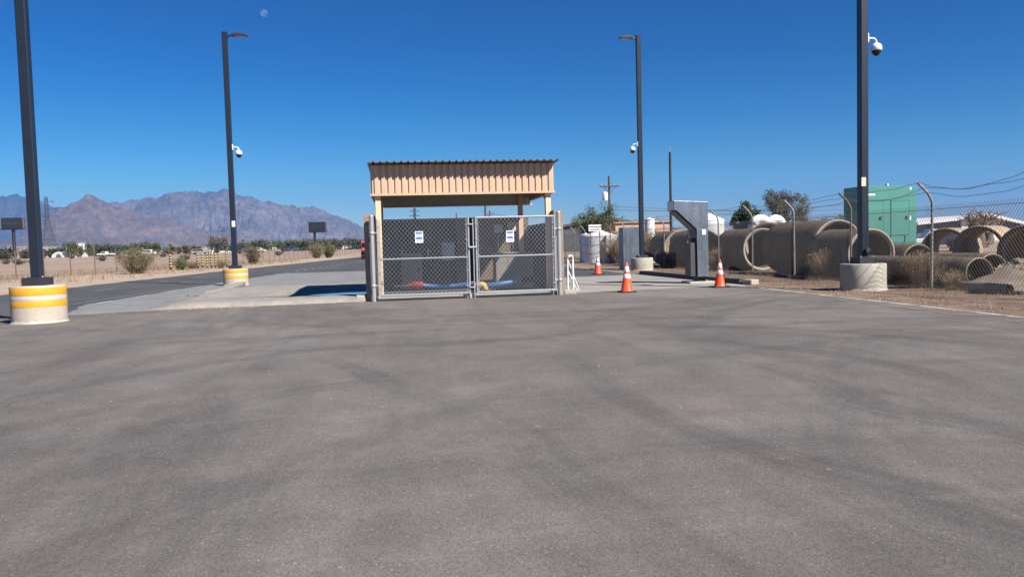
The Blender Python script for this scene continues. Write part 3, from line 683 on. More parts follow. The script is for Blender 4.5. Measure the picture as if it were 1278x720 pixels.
# gate posts
GY = 20.98
for k, (x_, y_) in enumerate(((-.66, GY), (4.25, GY+.02))):
    p = thing('gate_post', ['round galvanised gate post in front of the left block pillar', 'round galvanised gate post in front of the right block pillar'][k], 'post', (x_, y_, 0))
    m = MB(); m.tube([(0, 0, 0), (0, 0, 2.2)], .055, 14); m.build('shaft', M['galv_wire'], p)
    m = MB(); m.lathe([(.06, 2.195), (.06, 2.22), (.035, 2.25), (.001, 2.262)], n=14); m.build('cap', M['galv_wire'], p)
    for z_ in (.42, 1.78):
        m = MB(); m.lathe([(.062, z_-.035), (.07, z_-.03), (.07, z_+.03), (.062, z_+.035)], n=14)
        m.tube([(0, -.01, z_), (.14 if k == 0 else -.14, -.02, z_)], .022, 8); m.build('hinge', M['galv_wire'], p)
def gate(x0, x1, label, rz, toprail):
    W = x1-x0
    g = thing('gate_leaf', label, 'gate', (x0, GY, 0), rz, 'double chain link gates')
    zb, zt = .13, 2.12
    fr = [[(0, 0, zb), (0, 0, zt+.02)], [(W, 0, zb), (W, 0, zt+.02)], [(0, 0, zb+.03), (W, 0, zb+.03)], [(0, 0, 1.1), (W, 0, 1.1)]]
    if toprail: fr.append([(0, 0, zt), (W, 0, zt)])
    m = MB()
    for i, f in enumerate(fr): m.tube(f, .03 if i != 3 else .024, 10)
    m.build('frame', M['galv_wire'], g)
    for x_, c_ in ((.055, .028), (W-.055, W-.028)):
        m = MB(); m.tube([(x_, -.01, zb+.04), (x_, -.01, zt-.02)], .011, 6)
        for z_ in (.35, .75, 1.15, 1.55, 1.95): m.box((c_, -.005, z_), (.09, .075, .025))
        m.build('tension_bar', M['galv_wire'], g)
    m = MB(); link_mesh(m, (0.03, -.034, 0), (1, 0, 0), W-.06, zb-.02, zt-.0, .106, .0038, .045 if not toprail else .01); m.build('chain_link', M['mesh_wire'], g)
    return g
gl = gate(-.52, 1.83, 'left chain link gate leaf with jagged wire ends instead of a top rail', 0, False)
gr = gate(2.03, 4.13, 'right chain link gate leaf with a pipe top rail', R_(0.5), True)
for g, x_ in ((gl, 2.35-.1), (gr, .06)):
    pass
m = MB(); m.tube([(2.35+.12, -.05, .02), (2.35+.12, -.05, 2.1)], .018, 8); m.tube([(2.35, -.05, 1.35), (2.35+.22, -.05, 1.35)], .03, 8); m.tube([(2.35, -.05, .3), (2.35+.12, -.05, .3)], .02, 8); m.tube([(2.35, -.05, 1.95), (2.35+.12, -.05, 1.95)], .02, 8)
m.build('drop_rod_latch', M['galv_wire'], gl)
def notice(x, z, root_y, label):
    s_ = thing('notice_sign', label, 'sign', (x, root_y, z), 0, 'white notices on the gates')
    m = MB(); m.bbox((0, 0, 0), (.21, .008, .30), .003); m.build('sign_plate', M['signwhite'], s_)
    m = MB()
    m.box((0, -.0065, .105), (.17, .002, .05)); m.box((0, -.0065, .0), (.12, .002, .018)); m.box((0, -.0065, -.035), (.17, .002, .045)); m.box((0, -.0065, -.09), (.13, .002, .012)); m.box((0, -.0065, -.115), (.10, .002, .01)); m.box((-.01, -.0065, .06), (.12, .002, .01))
    m.build('lettering', M['signblue'], s_)
p = AY(523, 296, GY-.06); notice(p.x, p.z, GY-.06, 'white notice with blue lettering wired to the left gate leaf')
p = AY(636.5, 295, GY-.06); notice(p.x, p.z, GY-.06, 'white notice with blue lettering wired to the right gate leaf')

# white pipe barrier right of the enclosure
wb = thing('pipe_barrier', 'white pipe barrier with two slanted braces beside the right block pillar', 'barrier', (4.62, 21.75, 0))
m = MB(); m.tube([(0, 0, 0), (0, 0, .95), (.03, 0, 1.02), (.1, .0, 1.05), (.16, .05, 1.02), (.18, .1, .9), (.18, .12, .1)], .028, 8); m.build('frame', M['white'], wb)
m = MB(); m.tube([(.02, 0, .62), (.33, .3, .03)], .022, 8); m.build('brace', M['white'], wb)
m = MB(); m.tube([(.02, 0, .9), (.44, .55, .03)], .022, 8); m.build('brace', M['white'], wb)

# ------------------------------------------------------------------ street lamps
def lamp(label, x, y, pr, ph, stripes, height, armdir, lean=0, mat_ped='ped', plate_h=.17, sticker=None, pw=.205):
    t = thing('street_lamp', label, 'street lamp', (x, y, 0), 0, 'dark square lamp posts on round concrete pedestals')
    m = MB(); r = pr; b = .025
    prof = [(r-.004, -.02), (r, .0)] + [(r, ph*f) for f in (.2, .4)] + [(r, ph-b), (r-b*.4, ph-b*.3), (r-b, ph), (.001, ph+.004)]
    m.lathe(prof, n=48, cap=False); m.build('pedestal', M[mat_ped], t)
    q = MB(); vs = []; rr_ = random.Random(int(x*10)); NL = 72
    jit = [(.035+.05*max(0, noise.noise(Vector((i*.35, x, 0)))), .02+.04*max(0, noise.noise(Vector((i*.5, y, 4)))+.25)) for i in range(NL)]
    for lev in range(3):
        for i in range(NL):
            a = 2*math.pi*i/NL; o_, h_ = jit[i]; R__ = r+(o_ if lev == 0 else (.018 if lev == 1 else .001)); z__ = (.0, h_*.8, h_+.03)[lev]
            vs.append((R__*math.cos(a), R__*math.sin(a), z__+.004))
    q.add(vs, [(k*NL+i, k*NL+(i+1) % NL, (k+1)*NL+(i+1) % NL, (k+1)*NL+i) for k in range(2) for i in range(NL)], True); q.build('mortar_lip', M['conc_light'], t)
    if stripes:
        for k, (a, c_) in enumerate(stripes):
            m = MB(); m.lathe([(r+.003, a), (r+.004, a+.004), (r+.004, c_-.004), (r+.003, c_)], n=48, cap=False)
            m.build('painted_stripe', M['yellow'] if k != 1 else M['whitepaint'], t)
    m = MB(); m.bbox((0, 0, ph+plate_h/2), (.46, .46, plate_h), .01); m.build('base_cover', M['blackmetal'], t)
    m = MB(); z0 = ph+plate_h; n = 12; vs = []
    for j in range(n+1):
        z = z0+(height-z0)*j/n; w = pw/2
        c_ = .02
        vs += [(-w+c_, -w, z), (w-c_, -w, z), (w, -w+c_, z), (w, w-c_, z), (w-c_, w, z), (-w+c_, w, z), (-w, w-c_, z), (-w, -w+c_, z)]
    m.add(vs, [(j*8+i, j*8+(i+1) % 8, (j+1)*8+(i+1) % 8, (j+1)*8+i) for j in range(n) for i in range(8)]+[tuple(range(n*8, n*8+8))])
    m.build('pole', M['pole'], t)
    for bx_ in (-1, 1):
        for by_ in (-1, 1): q = MB(); q.tube([(bx_*.17, by_*.17, ph+plate_h-.01), (bx_*.17, by_*.17, ph+plate_h+.035)], .018, 6); q.build('anchor_bolt', M['galv_wire'], t)
    # arm and flat LED head
    dx = armdir
    m = MB(); m.tube([(dx*pw*.4, 0, height-.24), (dx*.2, 0, height-.12), (dx*.32, 0, height-.10)], .035, 8); m.build('arm', M['pole'], t)
    h = MB(); s_ = dx
    pts = [(.24, -.15), (.3, -.05), (.45, -.03), (.82, -.07), (.90, -.115), (.89, -.15)]
    h.prism([(p[0]*s_, p[1]+height) for p in pts], -.14, .14); hd = h.build('lamp_head', M['blackmetal'], t, .012)
    g = MB(); g.box((s_*.62, 0, height-.155), (.4, .2, .008)); g.build('lens', M['galv_wire'], hd)
    if sticker:
        m = MB(); m.box((pw/2*.3, -pw/2-.003, sticker), (.13, .004, .24)); m.box((-.02+pw/2*.3, -pw/2-.006, sticker+.05), (.07, .003, .03)); m.build('sticker', M['signwhite'], t)
    return t
M['whitepaint'] = simple('white_paint_band', (0.46, 0.44, 0.40), 0.7, var=0.08, scale=5, dirt=(0.5, 0.45, 0.4))
LP1 = lamp('nearest left lamp post on a wide pedestal with two yellow stripes', -7.62, 18.3, .53, .80, [(.60, .765), (.5, .592), (.36, .492)], 10.6, 1, plate_h=.17)
LP2 = lamp('lamp post with a yellow striped pedestal at the corner of the concrete pad', -6.72, 34.55, .50, .70, [(.52, .66), (.42, .512), (.30, .412)], 10.35, 1, sticker=2.55, plate_h=.14)
LP3 = lamp('lamp post on a plain cream pedestal beside the far galvanised cabinet', 11.4, 36.7, .52, .60, None, 10.95, -1, mat_ped='ped_tan', plate_h=.10)
LP4 = lamp('nearest right lamp post on a plain cream pedestal beside the chain link fence', 11.6, 18.78, .545, .68, None, 10.6, 1, mat_ped='ped_tan', plate_h=.16)
m = MB(); m.box((-.04, -.106, 2.72), (.12, .004, .22)); m.box((-.04, -.109, 2.76), (.08, .003, .04)); m.build('sticker', M['tan_post'], LP4)
m = MB(); m.lathe([(.05, 0), (.075, .02), (.075, .05), (.05, .07)], (0.03, -.12, 1.0), 16, M=Matrix.Rotation(R_(90), 4, 'X')); m.build('hand_hole_cover', M['black'], LP4)

def seccam(label, lampo, z, side):
    x, y = lampo.location.x, lampo.location.y
    t = thing('security_camera', label, 'camera', (x+side*.104, y-.02, z), 0, 'white dome cameras on the lamp posts')
    s = side
    m = MB(); m.bbox((s*.02, 0, 0), (.045, .14, .30), .012); m.build('wall_bracket', M['white'], t)
    m = MB(); m.tube([(s*.04, 0, .0), (s*.2, 0, .0), (s*.27, 0, -.02), (s*.31, 0, -.07), (s*.32, 0, -.15)], .03, 10); m.build('arm', M['white'], t)
    m = MB(); m.lathe([(.001, -.13), (.06, -.14), (.13, -.19), (.165, -.25), (.17, -.36), (.155, -.38)], (s*.32, 0, 0), 20, cap=False); hd = m.build('housing', M['white'], t)
    m = MB(); m.lathe([(.15, -.378), (.14, -.42), (.115, -.48), (.065, -.53), (.001, -.55)], (s*.32, 0, 0), 20, cap=False); m.build('dome', M['glassdark'], t)
    t.scale = (.8, .8, .8)
    return t
def zat(lampo, px, py):
    x, y = lampo.location.x, lampo.location.y
    D = x*sy+y*cy; return AD(px, py, D).z
seccam('white dome camera high on the nearest right lamp post', LP4, zat(LP4, 1088, 48), 1)
seccam('white dome camera on the lamp post at the corner of the concrete pad', LP2, zat(LP2, 288, 184), 1)
seccam('white dome camera on the lamp post beside the far galvanised cabinet', LP3, zat(LP3, 798, 180), -1)

# ------------------------------------------------------------------ cones
def cone(label, x, y, h, rz=0):
    t = thing('traffic_cone', label, 'traffic cone', (x, y, .02), rz, 'orange traffic cones on the apron')
    m = MB(); m.bbox((0, 0, .018), (.44, .44, .036), .02); m.build('base', M['black'], t)
    def r(z): return .165+(.032-.165)*(z-.036)/(h-.036)
    m = MB(); m.lathe([(r(.036)+.012, .036), (r(.06), .06), (r(h*.5), h*.5), (r(h-.03), h-.03), (r(h)-.008, h-.004), (.016, h), (.012, h-.02)], n=28, cap=False); m.build('cone_body', M['orange'], t)
    for a, b in ((h*.46, h*.61), (h*.68, h*.86)):
        m = MB(); m.lathe([(r(a)+.001, a), (r(a)+.004, a+.004), (r(b)+.004, b-.004), (r(b)+.001, b)], n=28, cap=False); m.build('reflective_collar', M['reflect'], t)
    return t
cone('orange cone with two white collars nearest the block enclosure', 6.12, 21.1, .81, .1)
cone('smaller looking orange cone farthest back on the exit lane', 8.45, 33.5, .80, .5)
cone('orange cone by the kerb end in front of the galvanised kiosk', 9.05, 21.75, .80, -.1)

# ------------------------------------------------------------------ kiosks
ki = thing('kiosk_housing', 'galvanised sheet kiosk hood with an arm reaching left over the kerb', 'kiosk', (9.55, 24.3, 0))
d0 = ki.location.y*cy+ki.location.x*sy
def KP(px, py): v = AY(px, py, 24.0); return (v.x-9.55, v.z)
out = [KP(*q) for q in ((841, 250.5), (883.5, 252), (884.5, 345), (871, 345.5), (869.5, 286), (844, 262.5), (841, 262.5))]
m = MB(); m.prism([(p[0], p[1]) for p in out], -.3, .32); hs_ = m.build('hood', M['kiosk'], ki, .006)
e0, e1 = KP(841, 251), KP(841, 262)
m = MB(); m.box((e0[0]-.004, .01, (e0[1]+e1[1])/2), (.008, .56, e0[1]-e1[1]-.02)); m.build('end_panel', M['kiosk_end'], ki)
zt_ = KP(869, 303)[1]; zb_ = KP(870, 345)[1]; xr = KP(870.5, 345)[0]
m = MB(); m.bbox((xr-.10, .02, (zt_+zb_)/2), (.19, .5, zt_-zb_), .01); m.build('pedestal_box', M['kiosk_dark'], ki)
m = MB(); m.bbox((xr-.06, .0, zt_+.09), (.12, .3, .14), .01); m.build('reader', M['blackmetal'], ki)
pa, pb = KP(843.5, 262.9), KP(869, 286.5)
m = MB(); m.prism([(pa[0]-.008, pa[1]-.02), (pb[0]-.008, pb[1]-.02), (pb[0]-.008, zt_+.2), (pb[0]-.02, zt_+.2), (pb[0]-.02, pb[1]-.02), (pa[0]-.012, pa[1]-.035)], -.26, .28); m.build('inner_panel', M['kiosk_dark'], ki)
m = MB()
for x_ in (-.2+xr+.3, xr+.16, xr+.3): m.box((x_, 0, KP(877, 350)[1]+.0), (.03, .4, .22))
m.build('feet', M['blackmetal'], ki)
m = MB(); m.bbox((xr+.15, .03, .03), (.85, .8, .1), .02); m.build('footing', M['conc_light'], ki)
u0 = KP(872, 286); u1 = KP(884, 286)
m = MB(); m.box(((u0[0]+u1[0])/2-.01, -.302, u0[1]), (u1[0]-u0[0]-.02, .006, .012)); m.build('seam', M['galv_wire'], ki)
for zz_ in (.5, 1.0, 1.5, 1.95, 2.35):
    q = MB(); q.lathe([(.012, 0), (.010, .006), (.001, .007)], (u1[0]-.04, -.3, zz_), 8, M=Matrix.Rotation(R_(90), 4, 'X'), cap=False); q.build('screw', M['galv_wire'], ki)
q = MB(); q.box((u1[0]-.14, -.303, 1.62), (.12, .005, .16)); q.build('sticker', M['signwhite'], ki)

k2 = thing('control_cabinet', 'far galvanised control cabinet standing behind the plain lamp pedestal', 'cabinet', (11.35, 38.4, 0))
m = MB(); m.bbox((0, 0, 1.05), (.95, .75, 2.05), .015); m.build('housing', M['kiosk'], k2)
m = MB(); m.bbox((.05, -.385, 1.1), (.75, .02, 1.8), .006); m.build('door', M['kiosk'], k2)
m = MB(); m.bbox((.35, -.40, 1.1), (.03, .03, .16), .006); m.build('handle', M['blackmetal'], k2)

# ------------------------------------------------------------------ right fence
def fx(y): return 12.72+(y-17)*.034 if y < 35 else 13.33+(y-35)*.004
fy0, fy1 = 4.0, 96.0
FH = 2.02
rf = thing('chain_link_fence', 'weathered chain link fence with outward bent posts and barbed wire beside the pipes', 'fence', (fx(17), 17, 0))
posts_y = [17.75-3.55*k for k in range(1, 4)][::-1]+[17.75, 21.45, 25.0, 28.45, 31.9, 35.6, 39.2]+[42.8+3.5*k for k in range(15)]
for i, y_ in enumerate(posts_y):
    x_ = fx(y_); lean = .012*math.sin(i*2.3)
    m = MB(); z0 = 0
    pts = [(x_, y_, -.05), (x_+lean, y_, 1.2), (x_+lean*2, y_, 2.12), (x_-.03, y_, 2.24), (x_-.10, y_+.01, 2.36), (x_-.21, y_+.02, 2.48), (x_-.34, y_+.03, 2.60)]
    m.tube(pts, .032 if i not in (5, 8) else .04, 8, smooth=True); loc(rf, m).build('post', M['old_post'] if i % 4 else M['rust'], rf)
m = MB()
segs = [(4, 35), (35, 96)]
for a, b in segs:
    A = Vector((fx(a), a, 0)); B = Vector((fx(b), b, 0)); nrm_ = (B-A).normalized()
    link_mesh(m, A-Vector((.045, 0, 0)), B-A, (B-A).length, .03, FH, .10 if a < 30 else .22, .0036 if a < 30 else .006, .035)
loc(rf, m).build('chain_link', M['old_wire'], rf)
m = MB()
for z_ in (.1, FH-.06): m.tube([(fx(y_)-.05, y_, z_) for y_ in [4+2*i for i in range(47)]], .006, 4)
loc(rf, m).build('tension_wires', M['old_wire'], rf)
for k, (dx_, z_) in enumerate(((-.12, 2.38), (-.22, 2.49), (-.34, 2.6))):
    m = MB(); pts = []
    for a, b in zip(posts_y, posts_y[1:]):
        sag = rnd.uniform(.04, .16) * (1.6 if a < 18 else 1)
        for i in range(8):
            t = i/8; pts.append((fx(a+(b-a)*t)+dx_+.03*math.sin(t*9+k), a+(b-a)*t, z_-sag*4*t*(1-t)+.015*math.sin(t*14+a+k)))
    m.tube(pts, .005, 4)
    for i in range(0, len(pts)-1):
        if pts[i][1] > 45: break
        for q in range(5):
            p = Vector(pts[i]).lerp(Vector(pts[i+1]), q/5); m.tube([p+Vector((0, -.01, -.025)), p+Vector((0, .01, .025))], .003, 3, cap=False)
    loc(rf, m).build('barbed_wire', M['old_wire'], rf)

# ------------------------------------------------------------------ concrete pipes
def pipe(label, c, r, L, az, wall=.14, mat='pipe', z=None, pitch=0, rim='pipe_rim', group='concrete pipes stored behind the fence', rings=True):
    """c: centre of near opening on the ground plane (x,y); az: direction (deg from +Y, clockwise) in which the pipe runs away"""
    t = thing('concrete_pipe', label, 'pipe', (c[0], c[1], 0 if z is None else z), -R_(az), group)
    ri = r-wall; n = 56
    Mx = Matrix.Translation((0, 0, r)) @ Matrix.Rotation(R_(-90)+R_(pitch), 4, 'X')   # local z -> +y
    def tf(prof):
        m = MB(); m.lathe(prof, n=n, M=None, cap=False); m.v = [tuple(Mx @ Vector(p)) for p in m.v]; return m
    # irregular outer skin with slight banding
    ns = 10; outer = [(r-.012, .0), (r, .015)]+[(r+.004*math.sin(i*5.1), L*i/ns) for i in range(1, ns)]+[(r, L-.015), (r-.012, L)]
    m = tf(outer+[(ri, L), (ri+.006, L-.02)]+[(ri, L*i/ns) for i in range(ns-1, 0, -1)]+[(ri+.006, .03)]); 
    barrel = m.build('barrel', M[mat], t)
    m = tf([(ri+.006, .03), (ri+wall*.45, .0), (ri+wall*.5, -.03), (r-.02, -.03), (r-.012, .0)]); m.build('rim', M[rim], t)
    return t
def pipe_px(label, px, X, r, L, az, **k):
    a = math.atan((px-639)/1000)+YAW; Y = X/math.tan(a); return pipe(label, (X, Y), r, L, az, **k)
pipe_px('large concrete pipe with its dark opening right behind the nearest right lamp post', 1088, 14.45, .80, 2.4, 0)
pipe_px('large concrete pipe directly behind the one at the nearest right lamp post', 1047, 15.0, .98, 3.5, -3)
pipe_px('large concrete pipe with open ring end left of the biggest pipe', 953, 15.1, .90, 2.9, -1)
pipe_px('large concrete pipe whose ring end shows right beside the kiosk', 880, 14.55, .94, 2.4, 0)
pipe('large concrete pipe lined up farthest back behind the kiosk arm', (14.6, 40.2), .94, 2.5, 0)
pipe('large concrete pipe added beyond the open ring end to keep its bore dark', (16.9, 35.0), 1.05, 3.4, 35)  # extra pipe, closes off the bright background seen through the open ring
pipe_px('short small concrete pipe lying behind the cone at the kerb end', 893, 14.4, .45, 2.0, 60, mat='pipe_tan')
pipe_px('long dark concrete pipe lying low along the fence with a round open end', 1223, 14.05, .39, 4.6, -1, wall=.06)
pipe_px('dark concrete pipe whose ring peeks out behind the long low pipe', 1239, 15.1, .42, 2.6, 2, wall=.07)
pipe_px('low concrete pipe showing only a thin arch above the long low pipe', 1147, 15.9, .54, 2.4, 0, wall=.07)
pipe_px('tan concrete pipe seen end on, left one of the sunlit trio', 1180, 18.6, .78, 2.2, 48, mat='pipe_tan', rim='pipe')
pipe_px('tan concrete pipe seen end on, middle one of the sunlit trio', 1222, 18.9, .80, 2.2, 52, mat='pipe_tan', rim='pipe')
pipe_px('tan concrete pipe cut by the right picture edge in the sunlit trio', 1281, 18.4, .78, 2.2, 58, mat='pipe_tan', rim='pipe')
pipe('small steel pipe with a thin round end at the foot of the fence', (13.3, 15.95), .115, 1.75, 2, wall=.012, mat='old_post', rim='galv_wire')
# more pipes in the distance left of the far cabinet
pipe_px('distant concrete pipe with a black ring end left of the far cabinet', 772, 15.2, .95, 2.4, 20)
pipe_px('second distant concrete pipe half hidden by dry brush', 748, 16.8, .95, 2.4, 20)
pipe_px('distant concrete pipe standing next to the far cabinet', 789, 15.0, .95, 2.4, 10)

bp = thing('plastic_drum', 'black upright drum at the right picture edge behind the fence', 'drum', (14.15, 15.1, 0))
m = MB(); m.lathe([(.38, 0), (.40, .02)]+[q for i in range(7) for q in ((.40, .1+i*.19), (.42, .13+i*.19), (.42, .18+i*.19), (.40, .21+i*.19))]+[(.40, 1.42), (.36, 1.45)], n=32); m.build('drum_body', M['black'], bp)
m = MB(); m.lathe([(.37, 1.44), (.385, 1.46), (.385, 1.5), (.3, 1.51), (.001, 1.51)], n=32, cap=False); m.build('lid', M['blackmetal'], bp)

# rubble mound and loose stones
def rockmesh(m, c, s, seed):
    rr = random.Random(seed); n1, n2 = 4, 6; vs = [Vector((0, 0, 1))]
    for i in range(1, n1):
        for j in range(n2):
            a = math.pi*i/n1; b = 2*math.pi*j/n2+rr.uniform(-.3, .3); k = rr.uniform(.75, 1.15)
            vs.append(Vector((math.sin(a)*math.cos(b), math.sin(a)*math.sin(b), math.cos(a)))*k)
    vs.append(Vector((0, 0, -1))); fs = []
    for j in range(n2): fs.append((0, 1+j, 1+(j+1) % n2))
    for i in range(n1-2):
        for j in range(n2): a = 1+i*n2+j; b = 1+i*n2+(j+1) % n2; fs.append((a, a+n2, b+n2, b))
    for j in range(n2): fs.append((len(vs)-1, 1+(n1-2)*n2+(j+1) % n2, 1+(n1-2)*n2+j))
    q = (s*rr.uniform(.8, 1.3), s*rr.uniform(.7, 1.1), s*rr.uniform(.5, .8)); a = rr.uniform(0, 6)
    m.add([(c[0]+(v.x*math.cos(a)-v.y*math.sin(a))*q[0], c[1]+(v.x*math.sin(a)+v.y*math.cos(a))*q[1], c[2]+v.z*q[2]) for v in vs], fs)
m = MB()
for i in range(900):
    u, v = rnd.gauss(0, .5), rnd.gauss(0, .5); hh = .75*math.exp(-(u*u*1.2+v*v*1.2))
    rockmesh(m, (15.3+u*1.1, 17.5+v*1.5, hh*rnd.uniform(.6, 1)), rnd.uniform(.03, .10), i)
n = 24; vs = [(15.3+(i/n-.5)*3.6, 17.5+(j/n-.5)*4.6, .013+.7*math.exp(-(((i/n-.5)*3.2/1.1)**2*1.0+((j/n-.5)*3.0)**2*1.2))+.04*noise.noise(Vector((i*.7, j*.7, 0)))-.03) for j in range(n+1) for i in range(n+1)]
m.add(vs, [(j*(n+1)+i, j*(n+1)+i+1, (j+1)*(n+1)+i+1, (j+1)*(n+1)+i) for j in range(n) for i in range(n)], True)
tag(m.build('rubble_mound', M['rock']), 'mound of broken grey brown rubble behind the small steel pipe', 'rubble')
m = MB()
for i in range(1500):
    y = rnd.uniform(9, 40)**1.0; x = 10.0+abs(rnd.gauss(0, 1.2)) if rnd.random() < .6 else rnd.uniform(10, 16)
    rockmesh(m, (x, y, .015), rnd.choice((.008, .012, .016, .02, .03)), i)
for i in range(420):
    t = rnd.random(); x = -5.9+rnd.gauss(0, .9)+t*2; y = 20.7-abs(rnd.gauss(0, .35))
    rockmesh(m, (x, y, .02), rnd.choice((.008, .012, .02)), i+7000)
for i in range(160):
    rockmesh(m, (-5.95+rnd.gauss(0, .25), 26.9+rnd.gauss(0, .22), .04), rnd.choice((.02, .03, .05)), i+9000)
for i in range(220):
    rockmesh(m, (rnd.uniform(-8, 9), rnd.uniform(5, 20), .02), rnd.choice((.005, .008, .012)), i+12000)
tag(m.build('loose_gravel', M['rock']), kind='stuff')

# ------------------------------------------------------------------ plants
def leaf(m, p, s, rr):
    n = Vector((rr.gauss(0, 1), rr.gauss(0, 1), rr.gauss(0, 1)+.4)).normalized(); a = n.cross(Vector((0.3, 0.2, 1))).normalized(); b = n.cross(a)
    a = a*s*rr.uniform(.5, 1.1); b = b*s*rr.uniform(.5, 1.1)
    m.add([p-a-b*.3, p+b, p+a-b*.2, p-b*.9], [(0, 3, 2, 1)])
def tree(name, label, loc_, h, w, leafmat, seed, leaves=5000, ls=.10, dens=1.0, trunk=.18, bare=.3, group=None, cat='tree', lean=0, flat=.8, skirt=False):
    rr = random.Random(seed); t = thing(name, label, cat, (loc_[0], loc_[1], loc_[2] if len(loc_) > 2 else hgt(loc_[0], loc_[1])), 0, group)
    tr = MB(); tips = []
    def grow(p, d, L, r, lev):
        n = 4; pts = [p]; q = p.copy(); dd = d.copy()
        for i in range(n):
            dd = (dd+Vector((rr.gauss(0, .13), rr.gauss(0, .13), rr.gauss(0.03, .08)))).normalized(); q = q+dd*L/n; pts.append(q.copy())
            if lev >= 2: tips.append((q.copy(), L*.35))
        tr.tube(pts, r, 6 if lev < 2 else 4, cap=False, r1=r*.6)
        if lev < 4:
            for i in range(rr.choice((2, 3, 3))):
                az = rr.uniform(0, 6.28); sp_ = rr.uniform(.45, .95)
                e = Vector((math.cos(az)*sp_, math.sin(az)*sp_, rr.uniform(.35, .9))); e = (e+dd*.7).normalized()
                grow(pts[rr.choice((2, 3, 4))], e, L*rr.uniform(.6, .82), r*.55, lev+1)
    ns = rr.choice((2, 3)) if bare < .3 else 1
    for i in range(ns):
        grow(Vector((rr.uniform(-.1, .1), rr.uniform(-.1, .1), 0)), Vector((rr.uniform(-.35, .35) if ns > 1 else lean, rr.uniform(-.3, .3) if ns > 1 else 0, 1)).normalized(), 1.0, trunk/h*3.0, 0)
    # scale skeleton to size
    xs = [abs(p.x) for p, _ in tips]+[abs(p.y) for p, _ in tips]; xs.sort(); zs = sorted(p.z for p, _ in tips); zx = zs[int(len(zs)*.98)]; xx = xs[int(len(xs)*.94)]
    kx, kz = w/2/xx, h*.96/zx
    tr.v = [(v[0]*kx, v[1]*kx, v[2]*kz) for v in tr.v]; tips = [(Vector((p.x*kx, p.y*kx, p.z*kz)), s) for p, s in tips]
    tr.build('trunk', M['bark'], t)
    cr = MB(); zlo = h*bare
    tips = [q for q in tips if q[0].z > zlo*.9]
    keep = [q for q in tips if noise.noise(q[0]*(2.2/w)+Vector((seed, 0, 0))) > -.32/dens] or tips
    for i in range(leaves):
        p, s_ = rr.choice(keep); s = w*.052
        q = p+Vector((rr.gauss(0, s), rr.gauss(0, s), rr.gauss(0, s*flat)))
        if skirt: q.z *= rr.uniform(.22, 1.0)
        if q.z < zlo: continue
        leaf(cr, q, ls, rr)
    cr.build('crown', M[leafmat], t)
    return t
def bush(name, label, loc_, h, w, mat, seed, stems=140, leaves=0, ls=.03, group=None, r=.006, spread=1.0, cat='shrub'):
    rr = random.Random(seed); t = thing(name, label, cat, (loc_[0], loc_[1], loc_[2] if len(loc_) > 2 else 0), 0, group)
    m = MB(); lf = MB()
    for i in range(stems):
        a = rr.uniform(0, 6.28); L = h*rr.uniform(.5, 1.08); out = rr.uniform(.05, 1)*w/2*spread; k = rr.uniform(.6, 1.6); b0 = rr.uniform(0, .3)*w/2; a0 = rr.uniform(0, 6.28)
        pts = []
        for j in range(5):
            u = j/4; pts.append(Vector((math.cos(a0)*b0+math.cos(a)*out*u**k+rr.gauss(0, .02), math.sin(a0)*b0+math.sin(a)*out*u**k+rr.gauss(0, .02), L*u*(1-.25*u*out/w))))
        m.tube(pts, r, 3, cap=False, smooth=False, r1=r*.35)
        for _ in range(3):
            q = pts[rr.choice((2, 3))]; m.tube([q, q+Vector((rr.gauss(0, .12), rr.gauss(0, .12), rr.uniform(.02, .2)))*h], r*.6, 3, cap=False, smooth=False, r1=r*.2)
        for _ in range(leaves):
            q = pts[rr.choice((1, 2, 3, 4))]; leaf(lf, q+Vector((rr.gauss(0, .06), rr.gauss(0, .06), rr.gauss(0, .06)))*h, ls, rr)
    m.build('stems', M['dry'] if mat != 'stem' else M['bark'], t)
    if leaves: lf.build('leaves', M[mat], t)
    return t

def atpx(px, dep, yb=None): v = AD(px, 300, dep); return (v.x, v.y, hgt(v.x, v.y))
# right yard trees
tree('palo_verde_tree', 'green palo verde tree behind the wooden utility pole', atpx(748, 68), 4.3, 4.3, 'leaf_pv', 11, 7500, .062, bare=.3)
tree('bushy_tree', 'round dark green tree right of the white silo', atpx(925, 62), 4.0, 2.2, 'leaf_dk', 23, 9000, .085, bare=.12)
tree('grey_tree', 'tall grey thin leaved tree behind the biggest concrete pipes', atpx(988, 74), 5.6, 3.7, 'leaf_gray', 31, 7500, .065, dens=.7, bare=.2)
tree('grey_tree', 'small grey tree just right of the tall grey one', atpx(1032, 80), 3.3, 2.4, 'leaf_gray', 32, 1500, .08, bare=.2)
tree('bare_tree', 'sparse tree in front of the white gabled warehouse', atpx(1228, 70), 3.2, 3.6, 'dry', 35, 2200, .06, bare=.15)
# brush along the right fence
bush('dry_bush', 'tall dry brush at the fence left of the far cabinet', (14.0, 44.5), 1.9, 3.2, 'dry', 1, 520, 4, .05, r=.014)
bush('dry_bush', 'dry brush nearest the pipe barrier in the distance', (14.6, 54), 2.0, 4.2, 'dry', 2, 520, 4, .06, r=.016)
bush('dry_bush', 'dry brush with drooping stems under the utility pole', (13.9, 49), 1.8, 3.0, 'dry', 3, 420, 3, .05, r=.014)
bush('dry_bush', 'dark dry shrub between the far cone and the far cabinet', (13.9, 40.2), .85, 1.6, 'leaf_gray', 4, 240, 5, .035, r=.008)
bush('dry_bush', 'spiky dry bush in front of the pipe under the kiosk arm', (13.9, 33.5), 1.05, 1.5, 'dry', 5, 260, 1, .03, r=.006)
bush('dry_bush', 'straw coloured bush in front of the biggest pipes', (13.55, 23.9), .95, 1.4, 'dry', 6, 420, 1, .03, r=.005)
bush('dry_bush', 'low green and straw weeds by the plain lamp pedestal', (13.4, 22.0), .42, .9, 'leaf_pv', 7, 200, 3, .02, r=.004)
